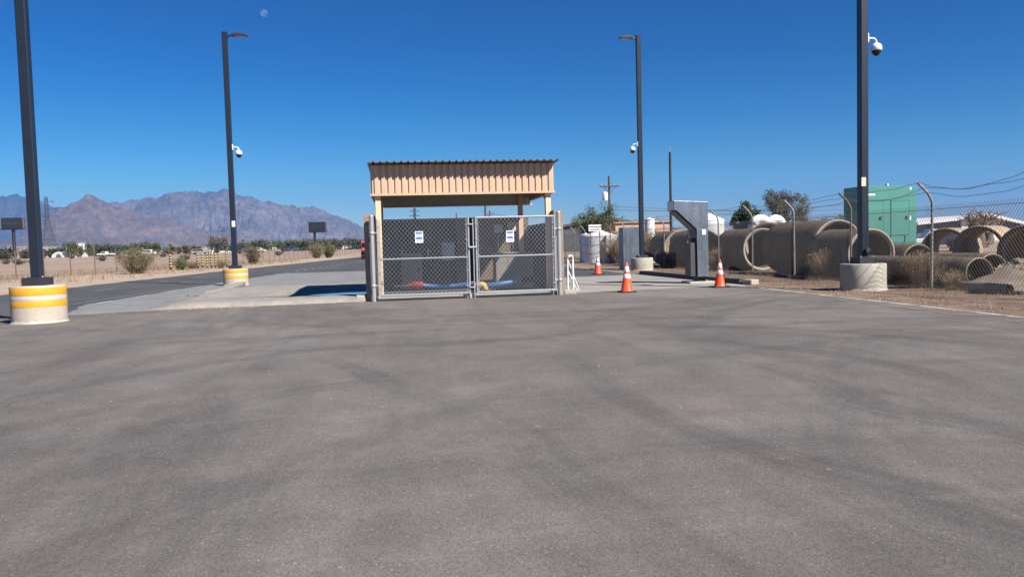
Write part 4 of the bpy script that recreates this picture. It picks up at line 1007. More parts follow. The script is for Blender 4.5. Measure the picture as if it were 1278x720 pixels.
bush('dry_bush', 'straw coloured tumbleweed pile right of the nearest right lamp pedestal', (13.15, 18.65), .95, 1.15, 'dry', 8, 620, 2, .022, r=.004)
bush('dry_bush', 'dark twiggy weed at the foot of the bent fence post', (13.2, 17.6), .55, .8, 'dry', 9, 160, 1, .02, r=.004)
bush('dry_bush', 'small green weed beside the opening of the long low pipe', (13.65, 17.9), .45, .5, 'leaf_pv', 10, 90, 4, .022, r=.003)
m = MB()
for i in range(2600):
    y = rnd.uniform(9, 38); x = fx(y)+rnd.gauss(0.1, .28) if rnd.random() < .55 else rnd.uniform(10.4, 17)
    if noise.noise(Vector((x*1.1, y*.8, 4))) < -.02: continue
    for _ in range(5):
        a = rnd.uniform(0, 6.28); L = rnd.uniform(.04, .2); b = .003
        p = Vector((x+rnd.gauss(0, .04), y+rnd.gauss(0, .04), .01)); q = p+Vector((math.cos(a)*L*.6, math.sin(a)*L*.6, L)); w = Vector((-math.sin(a)*b, math.cos(a)*b, 0))
        m.add([p-w, p+w, q], [(0, 1, 2)])
for i in range(1800):
    x = rnd.uniform(-30, -12); y = rnd.uniform(45, 110)
    if x > -17.4+ (y-32)*.085: continue
    for _ in range(4):
        a = rnd.uniform(0, 6.28); L = rnd.uniform(.1, .4); b = .012
        p = Vector((x+rnd.gauss(0, .1), y+rnd.gauss(0, .1), hgt(x, y))); q = p+Vector((math.cos(a)*L*.5, math.sin(a)*L*.5, L)); w = Vector((-math.sin(a)*b, math.cos(a)*b, 0))
        m.add([p-w, p+w, q], [(0, 1, 2)])
tag(m.build('dry_grass', M['dry']), kind='stuff')

# ------------------------------------------------------------------ left field fence, bollards, scrub
A0 = Vector((-38.0, 24.0)); 
fl = [Vector((-29.5, 22)), Vector((-25.2, 56)), Vector((-20.3, 66)), Vector((-17.6, 92)), Vector((-14.5, 140)), Vector((-11.0, 205)), Vector((-2, 290))]
fl = [G(-60, 352).to_2d(), G(0, 347.5).to_2d(), G(44, 347).to_2d(), G(103, 343.5).to_2d(), G(164, 339.5).to_2d(), G(235, 334.5).to_2d(), G(300, 329.5).to_2d(), G(360, 325).to_2d(), G(430, 319).to_2d()]
fl = [Vector((-24.9, 48.0)), Vector((-23.6, 57.5)), Vector((-21.3, 70)), Vector((-18.8, 86)), Vector((-16.6, 112)), Vector((-13.5, 150)), Vector((-8.0, 205)), Vector((2, 262))]
ff = thing('field_fence', 'long wire fence on thin posts along the sandy field', 'fence', (fl[1].x, fl[1].y, 0))
tt = [0]
for a, b in zip(fl, fl[1:]): tt.append(tt[-1]+(b-a).length)
def alf(d):
    for i in range(len(fl)-1):
        if d <= tt[i+1]: return fl[i]+(fl[i+1]-fl[i])*((d-tt[i])/(tt[i+1]-tt[i]))
    return fl[-1]
d = .6; wires = {.12: [], 1.62: [], .85: []}; k = 0
while d < tt[-1]:
    p = alf(d); z = hgt(p.x, p.y)
    m = MB(); m.tube([(p.x, p.y, z-.05), (p.x+.03*math.sin(k*3), p.y, z+1.85)], .036 if d < 110 else .05, 6); loc(ff, m).build('post', M['rust'], ff)
    for q in wires: wires[q].append((p.x, p.y, z+q+.03*math.sin(k*1.7)))
    d += 3.05 if d < 200 else 6; k += 1
m = MB()
for q, pts in wires.items(): m.tube(pts, .013 if q != .85 else .005, 4)
loc(ff, m).build('wires', M['rust'], ff)
m = MB()
for a, b in zip(fl[:5], fl[1:6]): link_mesh(m, Vector((a.x, a.y, 0)), Vector((b.x-a.x, b.y-a.y, 0)), (b-a).length, .1, 1.62, .3, .0035, 0)
loc(ff, m).build('wire_mesh', M['rust'], ff)

def bollard(label, x, y):
    t = thing('striped_bollard', label, 'bollard', (x, y, hgt(x, y)-.02), 0, 'black and yellow striped bollards')
    m = MB(); m.lathe([(.095, 0), (.095, 1.3), (.09, 1.36), (.06, 1.4), (.001, 1.415)], n=14, cap=False); m.build('shaft', M['blackmetal'], t)
    for i in range(5): m = MB(); m.lathe([(.098, .3+i*.235), (.100, .303+i*.235), (.100, .405+i*.235), (.098, .408+i*.235)], n=14, cap=False); m.build('yellow_band', M['ylw2'], t)
    return t
M['ylw2'] = simple('bollard_yellow', (0.46, 0.37, 0.14), 0.7, var=.1)
names = ['lone striped bollard left of the row beside a green shrub'] + ['%s striped bollard in the row behind the striped lamp pedestal' % s for s in ('first', 'second', 'third', 'fourth', 'fifth', 'sixth')] + ['striped bollard standing apart right beside the lamp post']
for nm, px_, D_ in zip(names, (213, 247, 252.5, 258.5, 264, 269, 273.5, 283), (68, 70, 74, 69.5, 72, 71, 75, 73)):
    v = AD(px_, 330, D_); bollard(nm, v.x, v.y)
def at_(px, D): v = AD(px, 330, D); return (v.x, v.y, hgt(v.x, v.y))
bush('scrub_bush', 'big grey green scrub bush on the sandy verge by the field fence', at_(171, 58), 1.75, 2.9, 'scrub', 41, 420, 12, .05, r=.012)
bush('scrub_bush', 'small yellow green shrub beside the lone striped bollard', at_(226, 66), 1.0, 1.5, 'leaf_pv', 42, 160, 10, .05, r=.010)
bush('scrub_bush', 'grey bush on the fence line right of the striped lamp pedestal', at_(316, 88), 1.9, 2.2, 'leaf_gray', 43, 260, 8, .07, r=.016)
bush('scrub_bush', 'brown bush on the fence line below the right billboard', at_(396, 128), 2.3, 2.6, 'scrub', 44, 220, 8, .1, r=.02)
bush('scrub_bush', 'green bush on the fence line right of the right billboard', at_(411, 132), 2.2, 2.8, 'leaf_pv', 45, 220, 8, .1, r=.02)
bush('scrub_bush', 'dry straw shrub left of the row of bollards', at_(240, 70), .7, 2.0, 'dry', 46, 240, 2, .03, r=.008)
bush('scrub_bush', 'dry straw shrub right of the row of bollards', at_(276, 69), .8, 1.6, 'dry', 47, 200, 2, .03, r=.008)
for i, (px_, D_) in enumerate(((8, 150), (24, 140), (42, 135), (150, 170), (232, 150), (128, 160), (204, 190), (348, 180), (300, 210), (90, 200))):
    bush('scrub_bush', 'low dark scrub clump out in the sandy field', at_(px_, D_), 1.0, 2.4, 'leaf_gray', 60+i, 60, 9, .14, group='low scrub clumps in the field', r=.02)

# ------------------------------------------------------------------ billboards, pylons, poles
def billboard(label, px_, D, w, h, zb, rz, xoff):
    v = AD(px_, 310, D); z0 = hgt(v.x, v.y); t = thing('billboard', label, 'billboard', (v.x, v.y, z0), rz-YAW)
    m = MB(); m.tube([(0, 0, 0), (0, 0, zb+.4)], .5, 12); m.build('pole', M['blackmetal'], t)
    m = MB(); m.bbox((xoff, -.55, zb+h/2), (w, .25, h), .05); m.bbox((xoff+.25, .55, zb+h/2), (w, .25, h), .05); m.build('sign_panel', M['bb'], t)
    m = MB(); m.box((xoff, 0, zb-.15), (w*1.15, 1.9, .14)); m.box((xoff, 0, zb+h*.5), (w*.96, .8, .2)); m.box((xoff, 0, zb+.2), (w*.9, .8, .3))
    for i in range(6): m.box((xoff-w*.45+i*w*.18, -1.4, zb-.1), (.12, 1.6, .12))
    m.build('catwalk', M['blackmetal'], t)
    m = MB(); rr = random.Random(int(px_))
    for i in range(7): m.box((xoff-w*.35+i*w*.09, -.69, zb+h*.52+rr.uniform(-.3, .3)), (w*.05, .02, rr.uniform(.2, .7)))
    m.build('faded_print', M['bbprint'], t)
    for s_ in (-1, 1):
        m = MB(); m.box((xoff+s_*(w/2+.1), 0, zb+h/2), (.1, 1.4, h*1.03)); m.build('side_frame', M['rust'], t)
M['bb'] = simple('dark_billboard', (0.010, 0.014, 0.02), 0.6, var=.3, scale=.5)
M['bbprint'] = simple('billboard_print', (0.035, 0.05, 0.055), 0.7, var=.4, scale=1)
billboard('dark billboard on a single post left of the nearest left lamp post', 18, 250, 6.2, 3.5, 9.3, R_(6), .0)
billboard('dark billboard on a single post in front of the mountain slope', 393.5, 300, 6.3, 3.7, 6.9, R_(-4), 1.2)
def pylon(label, px_, D, h, w, th=.13):
    v = AD(px_, 310, D); t = thing('power_pylon', label, 'pylon', (v.x, v.y, hgt(v.x, v.y)), -YAW+.3)
    m = MB()
    def hw(z): u = z/h; return w/2*(1-.80*min(1, u/.62)) if u < .62 else w/2*.2*(1-.3*(u-.62)/.38)
    lv = [0, .10, .2, .29, .37, .45, .52, .58, .64, .7, .76, .82, .88, .94, 1.0]
    for a, b in zip(lv, lv[1:]):
        za, zb_ = a*h, b*h; A, B = hw(za), hw(zb_)
        ca = [(-A, -A, za), (A, -A, za), (A, A, za), (-A, A, za)]; cb_ = [(-B, -B, zb_), (B, -B, zb_), (B, B, zb_), (-B, B, zb_)]
        for i in range(4):
            j = (i+1) % 4; m.tube([ca[i], cb_[i]], th, 4, cap=False, smooth=False); m.tube([ca[i], cb_[j]], th*.6, 4, cap=False, smooth=False); m.tube([ca[j], cb_[i]], th*.6, 4, cap=False, smooth=False); m.tube([cb_[i], cb_[j]], th*.6, 4, cap=False, smooth=False)
    m.build('lattice', M['pyl'], t)
    for u, L in ((.68, .17), (.80, .145), (.92, .12)):
        z = u*h; c = MB()
        for s_ in (-1, 1):
            c.tube([(0, -.3, z), (s_*L*h, 0, z)], th*.8, 4, smooth=False); c.tube([(0, .3, z), (s_*L*h, 0, z)], th*.8, 4, smooth=False); c.tube([(0, 0, z+h*.035), (s_*L*h, 0, z)], th*.7, 4, smooth=False)
            c.tube([(s_*L*h*.96, 0, z), (s_*L*h*.96, 0, z-h*.03)], th*.6, 4, smooth=False)
        c.build('crossarm', M['pyl'], t)
M['pyl'] = simple('pylon_steel', (0.08, 0.085, 0.10), .6, .3, var=.1)
pylon('tall lattice power pylon in front of the left end of the mountains', 61, 480, 36, 9.5)
pylon('distant lattice power pylon seen above the left gate leaf', 519, 700, 34, 9, .25)

def wpole(label, px_, D, ytop, arm=None, xf=None, r=.14, mat='wood', tip=False):
    v = AD(px_, ytop, D); z0 = hgt(v.x, v.y); hh = v.z-z0
    t = thing('utility_pole', label, 'utility pole', (v.x, v.y, z0), -YAW)
    m = MB(); m.tube([(0, 0, 0), (0, 0, hh)], r, 10, r1=r*.75); m.build('pole', M[mat], t)
    if arm:
        m = MB(); m.box((0, -.16, hh-arm), (1.9, .1, .12)); m.tube([(.6, -.16, hh-arm), (0, -.1, hh-arm-.7)], .025, 4); m.tube([(-.6, -.16, hh-arm), (0, -.1, hh-arm-.7)], .025, 4); m.build('crossarm', M[mat], t)
        for x_ in (-.85, -.4, .4, .85):
            m = MB(); m.lathe([(.04, 0), (.06, .05), (.05, .1), (.065, .14), (.03, .2)], (x_, -.16, hh-arm+.06), 8); m.build('insulator', M['galv_wire'], t)
    if xf:
        m = MB(); m.lathe([(.24, 0), (.26, .04), (.26, .72), (.2, .82), (.08, .86)], (-.42, -.05, hh-xf), 14); m.build('transformer', M['tank'], t)
    if tip:
        m = MB(); m.tube([(0, 0, hh), (0, 0, hh+.45)], .03, 6); m.build('tip', M['galv_wire'], t)
    return t
P1 = wpole('wooden utility pole with crossarm and white transformer above the palo verde', 760, 78, 220, 1.0, 2.35)
P2 = wpole('dark slender steel pole rising behind the kiosk arm', 836, 58, 190, None, None, .11, 'blackmetal', True)
P3 = wpole('distant utility pole seen under the canopy near the right gate leaf', 605.5, 110, 253, None, None, .2)
P4 = wpole('distant thin utility pole with crossarm right beside the other one under the canopy', 611, 170, 263, .8, None, .2)
P5 = wpole('distant short pole above the left gate leaf', 569.5, 190, 266, None, None, .2)
def wire(label, a, b, sag, r=.012, n=24):
    m = MB(); a, b = Vector(a), Vector(b); m.tube([a.lerp(b, i/n)-Vector((0, 0, sag*4*(i/n)*(1-i/n))) for i in range(n+1)], r, 4, cap=False)
    t = m.build('power_line', M['black']); tag(t, label, 'cable', 'overhead lines behind the yard')
wire('overhead line running right from the wooden utility pole', AD(761, 262, 78), AD(1060, 255, 95), .4, .02)
wire('lower overhead line behind the silo and trees', AD(768, 258, 90), AD(1055, 262, 120), .3, .02)
wire('overhead line descending left from the wooden utility pole', AD(757, 233, 78), AD(640, 330, 30), 2, .008)
wire('second overhead line descending left from the wooden utility pole', AD(763, 233, 78), AD(655, 330, 30), 2, .008)
wire('overhead line under the canopy between distant poles', AD(611, 265, 170), AD(668, 271, 90), .3, .03)

# ------------------------------------------------------------------ yard structures at the right
gb = thing('generator_enclosure', 'tall mint green metal enclosure with two doors behind the nearest right lamp post', 'enclosure', (23.3, 38.0, 0))
W_ = 3.15; zt = 3.85
m = MB(); m.bbox((W_/2, .75, (zt+.95)/2+.0), (W_, 1.5, zt-.95), .02); m.build('housing', M['green'], gb)
m = MB(); m.bbox((W_/2+.3, .8, .47), (W_+.6, 1.5, .9), .02); m.build('base_tank', M['green'], gb)
for x0_, x1_ in ((.1, 1.28), (1.72, 2.72)):
    m = MB(); z0_, z1_ = 1.35, 3.1
    m.bbox(((x0_+x1_)/2, -.012, (z0_+z1_)/2), (x1_-x0_, .02, z1_-z0_), .006); dr = m.build('door', M['green'], gb)
    m = MB()
    for a_, b_ in (((x0_, z0_), (x1_, z0_)), ((x0_, z1_), (x1_, z1_)), ((x0_, z0_), (x0_, z1_)), ((x1_, z0_), (x1_, z1_))):
        m.box(((a_[0]+b_[0])/2, -.024, (a_[1]+b_[1])/2), (abs(a_[0]-b_[0])+.03, .008, abs(a_[1]-b_[1])+.03))
    m.build('door_seal', M['green_dk'], dr)
    m = MB(); m.bbox((x1_-.16, -.04, 2.22), (.12, .04, .16), .01); m.build('handle', M['black'], dr)
m = MB()
for x_ in (.1, .9, 1.7, 2.5): m.box((x_, -.02, .9), (.05, .03, .9))
m.box((W_/2, -.022, .93), (W_, .02, .04)); m.build('frame_rails', M['green_dk'], gb)
m = MB(); m.box((.45, -.012, 3.42), (.75, .01, .09)); m.box((.2, -.012, 3.6), (.08, .01, .16)); m.box((W_-.35, -.012, 3.7), (.1, .01, .12)); m.box((W_-.4, -.012, 2.2), (.14, .01, .2)); m.build('decals', M['signwhite'], gb)
m = MB(); m.lathe([(.09, 0), (.09, .1), (.05, .16)], (1.9, .6, zt), 10); m.build('vent_cap', M['galv_wire'], gb)

def hutbox(name, label, cat, px0, px1, ytop, D, depth, mat, roof=None, par=.2, openings=(), group=None):
    a = AD(px0, ytop, D); b = AD(px1, ytop, D); w = (b-a).length; zb = hgt(a.x, a.y); h = (a.z+b.z)/2-zb
    t = thing(name, label, cat, (a.x, a.y, zb), -YAW, group)
    m = MB(); m.box((w/2, depth/2, h/2), (w, depth, h)); m.build('wall', M[mat], t)
    m = MB(); m.box((w/2, depth/2, h+.03), (w+par*2, depth+par*2, .14+.0)); m.build('roof', M[roof or mat], t)
    for (u0, u1, v0, v1, mm) in openings:
        q = MB(); q.box((w*(u0+u1)/2, -.02, h*(v0+v1)/2), (w*(u1-u0), .06, h*(v1-v0))); q.build('window' if v0 > .05 else 'door', M[mm], t)
    return t
hutbox('warehouse_building', 'salmon flat roofed building in two tiers behind the pipes', 'building', 768, 836, 277.5, 95, 12, 'salmon', openings=((.1, .2, .3, .6, 'greywall'), (.45, .6, .3, .6, 'greywall'), (.75, .85, .0, .5, 'greywall')))
hutbox('warehouse_building', 'lower beige annex in front of the salmon building', 'building', 760, 905, 288.5, 86, 6, 'salmon', openings=((.1, .2, .35, .7, 'greywall'), (.3, .4, .35, .7, 'greywall'), (.55, .65, .0, .6, 'slate'), (.75, .9, .35, .7, 'greywall')))
# dark shed with sloping roof
a = AD(655, 300, 120); t = thing('dark_shed', 'dark slate shed with a sloping roof seen right of the enclosure', 'building', (a.x, a.y, hgt(a.x, a.y)), -YAW)
z_ = lambda px, py: AD(px, py, 120).z-t.location.z
x_ = lambda px: (px-655)*.12
pr = [(x_(655), 0), (x_(655), z_(655, 272)), (x_(690), z_(690, 277)), (x_(735), z_(735, 285)), (x_(770), z_(770, 292)), (x_(770), 0)]
pr = [(x_(660), 0), (x_(660), z_(660, 291)), (x_(760), z_(760, 274)), (x_(860), z_(860, 291)), (x_(860), 0)]
m = MB(); m.prism(pr, 0, 14); m.build('wall', M['slate'], t)
m = MB(); r0 = [(p[0], p[1]) for p in pr[1:4]]; m.prism([(r0[0][0]-.6, r0[0][1]-.1), (r0[1][0], r0[1][1]+.05), (r0[2][0]+.6, r0[2][1]-.1), (r0[2][0]+.6, r0[2][1]+.25), (r0[1][0], r0[1][1]+.4), (r0[0][0]-.6, r0[0][1]+.25)], -.4, 14.4); m.build('roof', M['slate'], t)
# white gabled warehouse
D = 118; a = AD(1143, 290, D); t = thing('gabled_warehouse', 'white roofed gabled warehouse with a dark left wall behind the fence', 'building', (a.x, a.y, hgt(a.x, a.y)), -YAW)
z_ = lambda px, py: AD(px, py, D).z-t.location.z
x_ = lambda px: (px-1143)*D/1000
m = MB(); m.prism([(x_(1200), 0), (x_(1200), z_(1200, 276)), (x_(1233), z_(1233, 270.5)), (x_(1292), z_(1292, 284)), (x_(1292), 0)], 0, 20); m.build('gable_wall', M['whitewall'], t)
m = MB(); m.prism([(x_(1146), 0), (x_(1146), z_(1146, 281)), (x_(1199.5), z_(1199.5, 276)), (x_(1199.5), 0)], .3, 19); m.build('side_bay', M['greywall'], t)
m = MB(); m.prism([(x_(1142), z_(1142, 281)), (x_(1142), z_(1142, 278)), (x_(1233), z_(1233, 267.0)), (x_(1296), z_(1296, 282)), (x_(1296), z_(1296, 285)), (x_(1233), z_(1233, 271))], -.8, 20.5); m.build('roof', M['whitewall'], t)
m = MB(); m.box((x_(1262), -.03, 1.5), (3.0, .06, 2.6)); m.build('door', M['greywall'], t)
# dumpster and parked pickup
a = AD(1201, 293, 60); t = thing('dumpster', 'dark blue skip in front of the gabled warehouse', 'dumpster', (a.x, a.y, hgt(a.x, a.y)), -YAW)
m = MB(); m.prism([(-.75, .35), (-.9, 1.35), (.9, 1.35), (.75, .35)], -.7, .7); m.build('bin', M['carblue'], t)
m = MB(); m.prism([(-.92, 1.37), (-.3, 1.62), (.3, 1.62), (.92, 1.37)], -.72, .72); m.build('lid', M['black'], t)
m = MB()
for s_ in (-.6, .6): m.box((s_, 0, .17), (.12, 1.1, .34))
m.build('feet', M['blackmetal'], t)
def car(label, pos, rz, body, kind='sedan', L=4.5, H_=1.45, W=1.75):
    t = thing('parked_car', label, {'sedan': 'car', 'suv': 'car', 'pickup': 'pickup truck'}[kind], pos, rz, 'vehicles far off')
    h1 = H_*.55
    if kind == 'sedan': pr = [(-L/2, .35), (-L/2, h1), (-L*.33, h1+.06), (-L*.2, H_), (L*.12, H_), (L*.27, h1+.08), (L/2-.1, h1-.05), (L/2, .35)]
    elif kind == 'suv': pr = [(-L/2, .4), (-L/2, h1+.1), (-L*.44, H_), (L*.12, H_), (L*.25, h1+.12), (L/2-.1, h1), (L/2, .4)]
    else: pr = [(-L/2, .5), (-L/2, h1+.05), (-L*.08, h1+.05), (-L*.06, H_), (L*.16, H_), (L*.27, h1+.1), (L/2-.08, h1), (L/2, .5)]
    m = MB(); m.prism(pr, -W/2, W/2); m.build('body', M[body], t, .06)
    top = {'sedan': [(-L*.28, h1+.08), (-L*.19, H_-.08), (L*.11, H_-.08), (L*.23, h1+.1)], 'suv': [(-L*.45, h1+.15), (-L*.41, H_-.1), (L*.11, H_-.1), (L*.21, h1+.16)], 'pickup': [(-L*.04, h1+.1), (-L*.03, H_-.08), (L*.15, H_-.08), (L*.23, h1+.12)]}[kind]
    m = MB(); m.prism(top, -W/2-.01, W/2+.01); m.build('window', M['glassdark'], t)
    for s_ in (-1, 1):
        for x_ in (-L*.31, L*.31):
            m = MB(); m.lathe([(.2, -.1), (.34, -.1), (.34, .1), (.2, .1)], (x_, s_*(W/2-.08), .34), 16, M=Matrix.Rotation(R_(90), 4, 'X')); m.build('wheel', M['black'], t)
    return t
v = atpx(1172, 62); car('white pickup parked left of the dark skip behind the fence', v, 2.9-YAW, 'carwhite', 'pickup', 4.8, 1.7)
car('white pickup on the far road left of the big scrub bush', (lambda v: v)(at_(133, 250)), math.pi-YAW, 'carwhite', 'pickup', 5.2, 1.5)
car('silver wagon on the far road above the row of bollards', at_(252, 215), -YAW, 'carsilver', 'suv', 4.6, 1.6)
car('white car on the far road right of the striped lamp pole', at_(324, 270), -YAW, 'carwhite', 'sedan', 4.6, 1.4)
car('dark blue car on the far road just right of the striped lamp pole', at_(301, 265), -YAW, 'carblue', 'sedan', 4.8, 1.5)
car('dark car on the far road left of the right billboard', at_(366, 300), -YAW, 'carblue', 'suv', 4.8, 1.6)
car('white car on the far road near the orange truck', at_(436, 330), -YAW, 'carwhite', 'suv', 4.6, 1.7)
car('white van end on the far road behind the big scrub bush', at_(187, 280), -YAW, 'carwhite', 'suv', 4.6, 1.9)
# orange truck at road's end, mostly hidden by the enclosure
v = AD(458, 322, 105); t = thing('orange_truck', 'orange truck on the road half hidden by the left block pillar', 'truck', (v.x, v.y, .01), -YAW)
m = MB(); m.bbox((.35, 0, 1.55), (1.6, 3.4, 1.5), .1); m.build('body', M['truck_orange'], t)
m = MB(); m.bbox((.35, -1.72, 1.8), (1.3, .06, .6), .02); m.build('window', M['glassdark'], t)
m = MB(); m.bbox((.35, -1.73, .98), (1.5, .08, .3), .02); m.build('bumper', M['blackmetal'], t)
for x_ in (-.3, 1.0):
    for y_ in (-1.1, 1.1):
        m = MB(); m.lathe([(.25, -.17), (.48, -.17), (.48, .17), (.25, .17)], (x_, y_, .48), 16, M=Matrix.Rotation(R_(90), 4, 'Y')); m.build('wheel', M['black'], t)

# tanks, silo and ducts
def tank(name, label, px_, D, w, ytop, cone, ybot=None, mat='tank', cat='tank', legs=False):
    v = AD(px_, ytop, D); z0 = hgt(v.x, v.y); h = v.z-z0; t = thing(name, label, cat, (v.x, v.y, z0), 0); r = w/2
    zb = (AD(px_, ybot, D).z-z0) if ybot else 0
    m = MB()
    if legs: m.lathe([(.12, max(.25, zb-r*.95)), (r, zb), (r, h-cone)], n=32, cap=False)
    else: m.lathe([(r, 0), (r, h-cone)], n=32, cap=False)
    m.build('shell', M[mat], t)
    m = MB(); m.lathe([(r+.02, h-cone-.03), (r+.02, h-cone), (r*.25, h-.05), (r*.2, h), (.001, h)], n=32, cap=False); m.build('roof', M[mat], t)
    for i in range(2): m = MB(); m.lathe([(r+.012, (h-cone)*(.35+.3*i)), (r+.02, (h-cone)*(.35+.3*i)+.02), (r+.012, (h-cone)*(.35+.3*i)+.04)], n=32, cap=False); m.build('hoop', M['galv_wire'], t)
    if legs:
        for k in range(4):
            a = k*1.571+.5; m = MB(); m.tube([(r*.95*math.cos(a), r*.95*math.sin(a), zb+.3), (r*math.cos(a), r*math.sin(a), 0)], .05, 6); m.build('leg', M['galv_wire'], t)
    return t
tank('water_tank', 'wide white tank with a conical top beneath the white sign', 748, 55, 2.5, 288, .35)
tank('water_tank', 'narrow white tank left of the wide one behind the dry brush', 731, 57, .9, 291, .1)
tank('water_tank', 'low broad white tank partly hidden by the far galvanised cabinet', 775, 60, 2.6, 291, .4)
tank('storage_silo', 'white silo with a hopper bottom right behind the kiosk hood', 884, 46, 1.75, 266.5, .38, 307, legs=True)
tank('vent_stack', 'white ribbed vent stack above the far galvanised cabinet', 810.5, 50, .62, 271.5, .1, cat='vent')
# white lean-to roof beside tank
v = AD(762, 300, 54); t = thing('tank_shelter', 'white sheet shelter with a flared skirt beside the wide tank', 'shelter', (v.x, v.y, 0), -YAW)
m = MB(); m.prism([(-.35, 0), (-.35, 1.85), (.25, 1.85), (.35, 1.5), (.95, 1.22), (.95, 1.15), (.35, 1.35), (.35, 0)], -.6, .6); m.build('shell', M['tank'], t)
# sign on two posts
v = AD(742.5, 285, 52); t = thing('yard_sign', 'weathered white sign board on two posts above the tanks', 'sign', (v.x, v.y, 0), -YAW)
zc = v.z
m = MB(); m.bbox((0, 0, zc+.02), (.82, .03, .42), .005); m.build('board', M['signwhite'], t)
m = MB(); rr = random.Random(5)
for r_ in range(2):
    x = -.36
    while x < .33: w = rr.uniform(.05, .12); m.box((x+w/2, -.02, zc+.1-r_*.17), (w, .006, .07)); x += w+.03
m.build('lettering', M['kiosk_dark'], t)
for s_ in (-.3, .3):
    m = MB(); m.box((s_, .05, zc/2), (.06, .06, zc+.2)); m.build('post', M['rust'], t)
# white duct elbows
def elbow(label, px_, py_, D, R0_, r, rz):
    v = AD(px_, py_, D); t = thing('duct_elbow', label, 'duct', (v.x, v.y, 0), rz, 'white curved ducts')
    m = MB(); pts = [(-R0_*math.cos(math.pi*i/14), 0, v.z-.0+R0_*math.sin(math.pi*i/14)-R0_*.2) for i in range(13)]; m.tube(pts, r, 20, cap=False); m.build('bend', M['white'], t)
    m = MB(); m.tube([(-R0_, 0, v.z-R0_*.2), (-R0_, 0, 0)], r*1.02, 20); m.build('riser', M['white'], t)
    m = MB(); e = Vector(pts[-1]); d_ = (Vector(pts[-1])-Vector(pts[-2])).normalized(); m.tube([e-d_*.03, e+d_*.0], r*.96, 20); m.build('opening', M['black'], t)
elbow('white curved duct, left one of the pair above the pipes', 949, 281, 56, .52, .33, -YAW)
elbow('white curved duct, right one of the pair above the pipes', 968, 281, 58, .52, .34, math.pi-YAW+.25)
# teal skip
hutbox('teal_container', 'teal open container peeking between silo and pipes', 'container', 903, 925, 292, 57, 2, 'teal') if False else None
M['teal'] = simple('teal_paint', (0.02, 0.16, 0.20), .5, var=.1)
hutbox('teal_container', 'small teal container peeking between the silo and the pipes', 'container', 903, 924, 291, 57, 2, 'teal', par=.05)

# ------------------------------------------------------------------ far left town
bl = [
 ('town_building', 'long low grey warehouse behind the left billboard post', 8, 54, 308.5, 330, 'beige', 'whitewall'),
 ('town_building', 'white two storey block at the mountain foot left of the round trees', 82, 93, 303.5, 420, 'whitewall', 'whitewall'),
 ('town_building', 'low white carport between the pylon and the white pickup', 75, 92, 314.5, 300, 'whitewall', 'whitewall'),
 ('town_building', 'low beige house right of the round trees', 150, 172, 313, 340, 'beige', 'beige'),
 ('town_building', 'beige bungalow behind the big scrub bush', 174, 190, 311.5, 350, 'beige', 'whitewall'),
 ('town_building', 'wide tan warehouse in the middle of the field edge', 209, 250, 308, 360, 'beige', 'beige'),
 ('town_building', 'pale grey house right of the wide tan warehouse', 254, 268, 308.5, 380, 'whitewall', 'beige'),
 ('town_building', 'small white house near the striped lamp pole', 276, 284, 307.5, 400, 'whitewall', 'whitewall'),
 ('town_building', 'white house with lower wing right of the striped lamp pole', 340, 350, 308.5, 390, 'whitewall', 'beige'),
 ('town_building', 'beige wing beside the white house', 333, 341, 311.2, 385, 'beige', 'beige'),
 ('town_building', 'small far house right of the right billboard', 419, 427, 309.5, 420, 'beige', 'whitewall'),
]
for nm, lb, x0_, x1_, yt, D_, wm, rm in bl:
    hutbox(nm, lb, 'building', x0_, x1_, yt, D_, 10, wm, rm, .25, ((.12, .2, .3, .65, 'greywall'), (.35, .43, .3, .65, 'greywall'), (.6, .72, 0, .6, 'slate')))
# white arched tent
v = AD(73, 318, 290); t = thing('arched_tent', 'white arched tent just right of the nearest left lamp pole', 'tent', (v.x, v.y, hgt(v.x, v.y)), -YAW)
m = MB(); m.prism([(2.6*math.cos(math.pi*i/14), 2.0*math.sin(math.pi*i/14)) for i in range(15)], 0, 6); m.build('cover', M['white'], t)
m = MB(); m.prism([(1.1*math.cos(math.pi*i/10), 1.3*math.sin(math.pi*i/10)) for i in range(11)], -.05, 0.02); m.build('doorway', M['greywall'], t)
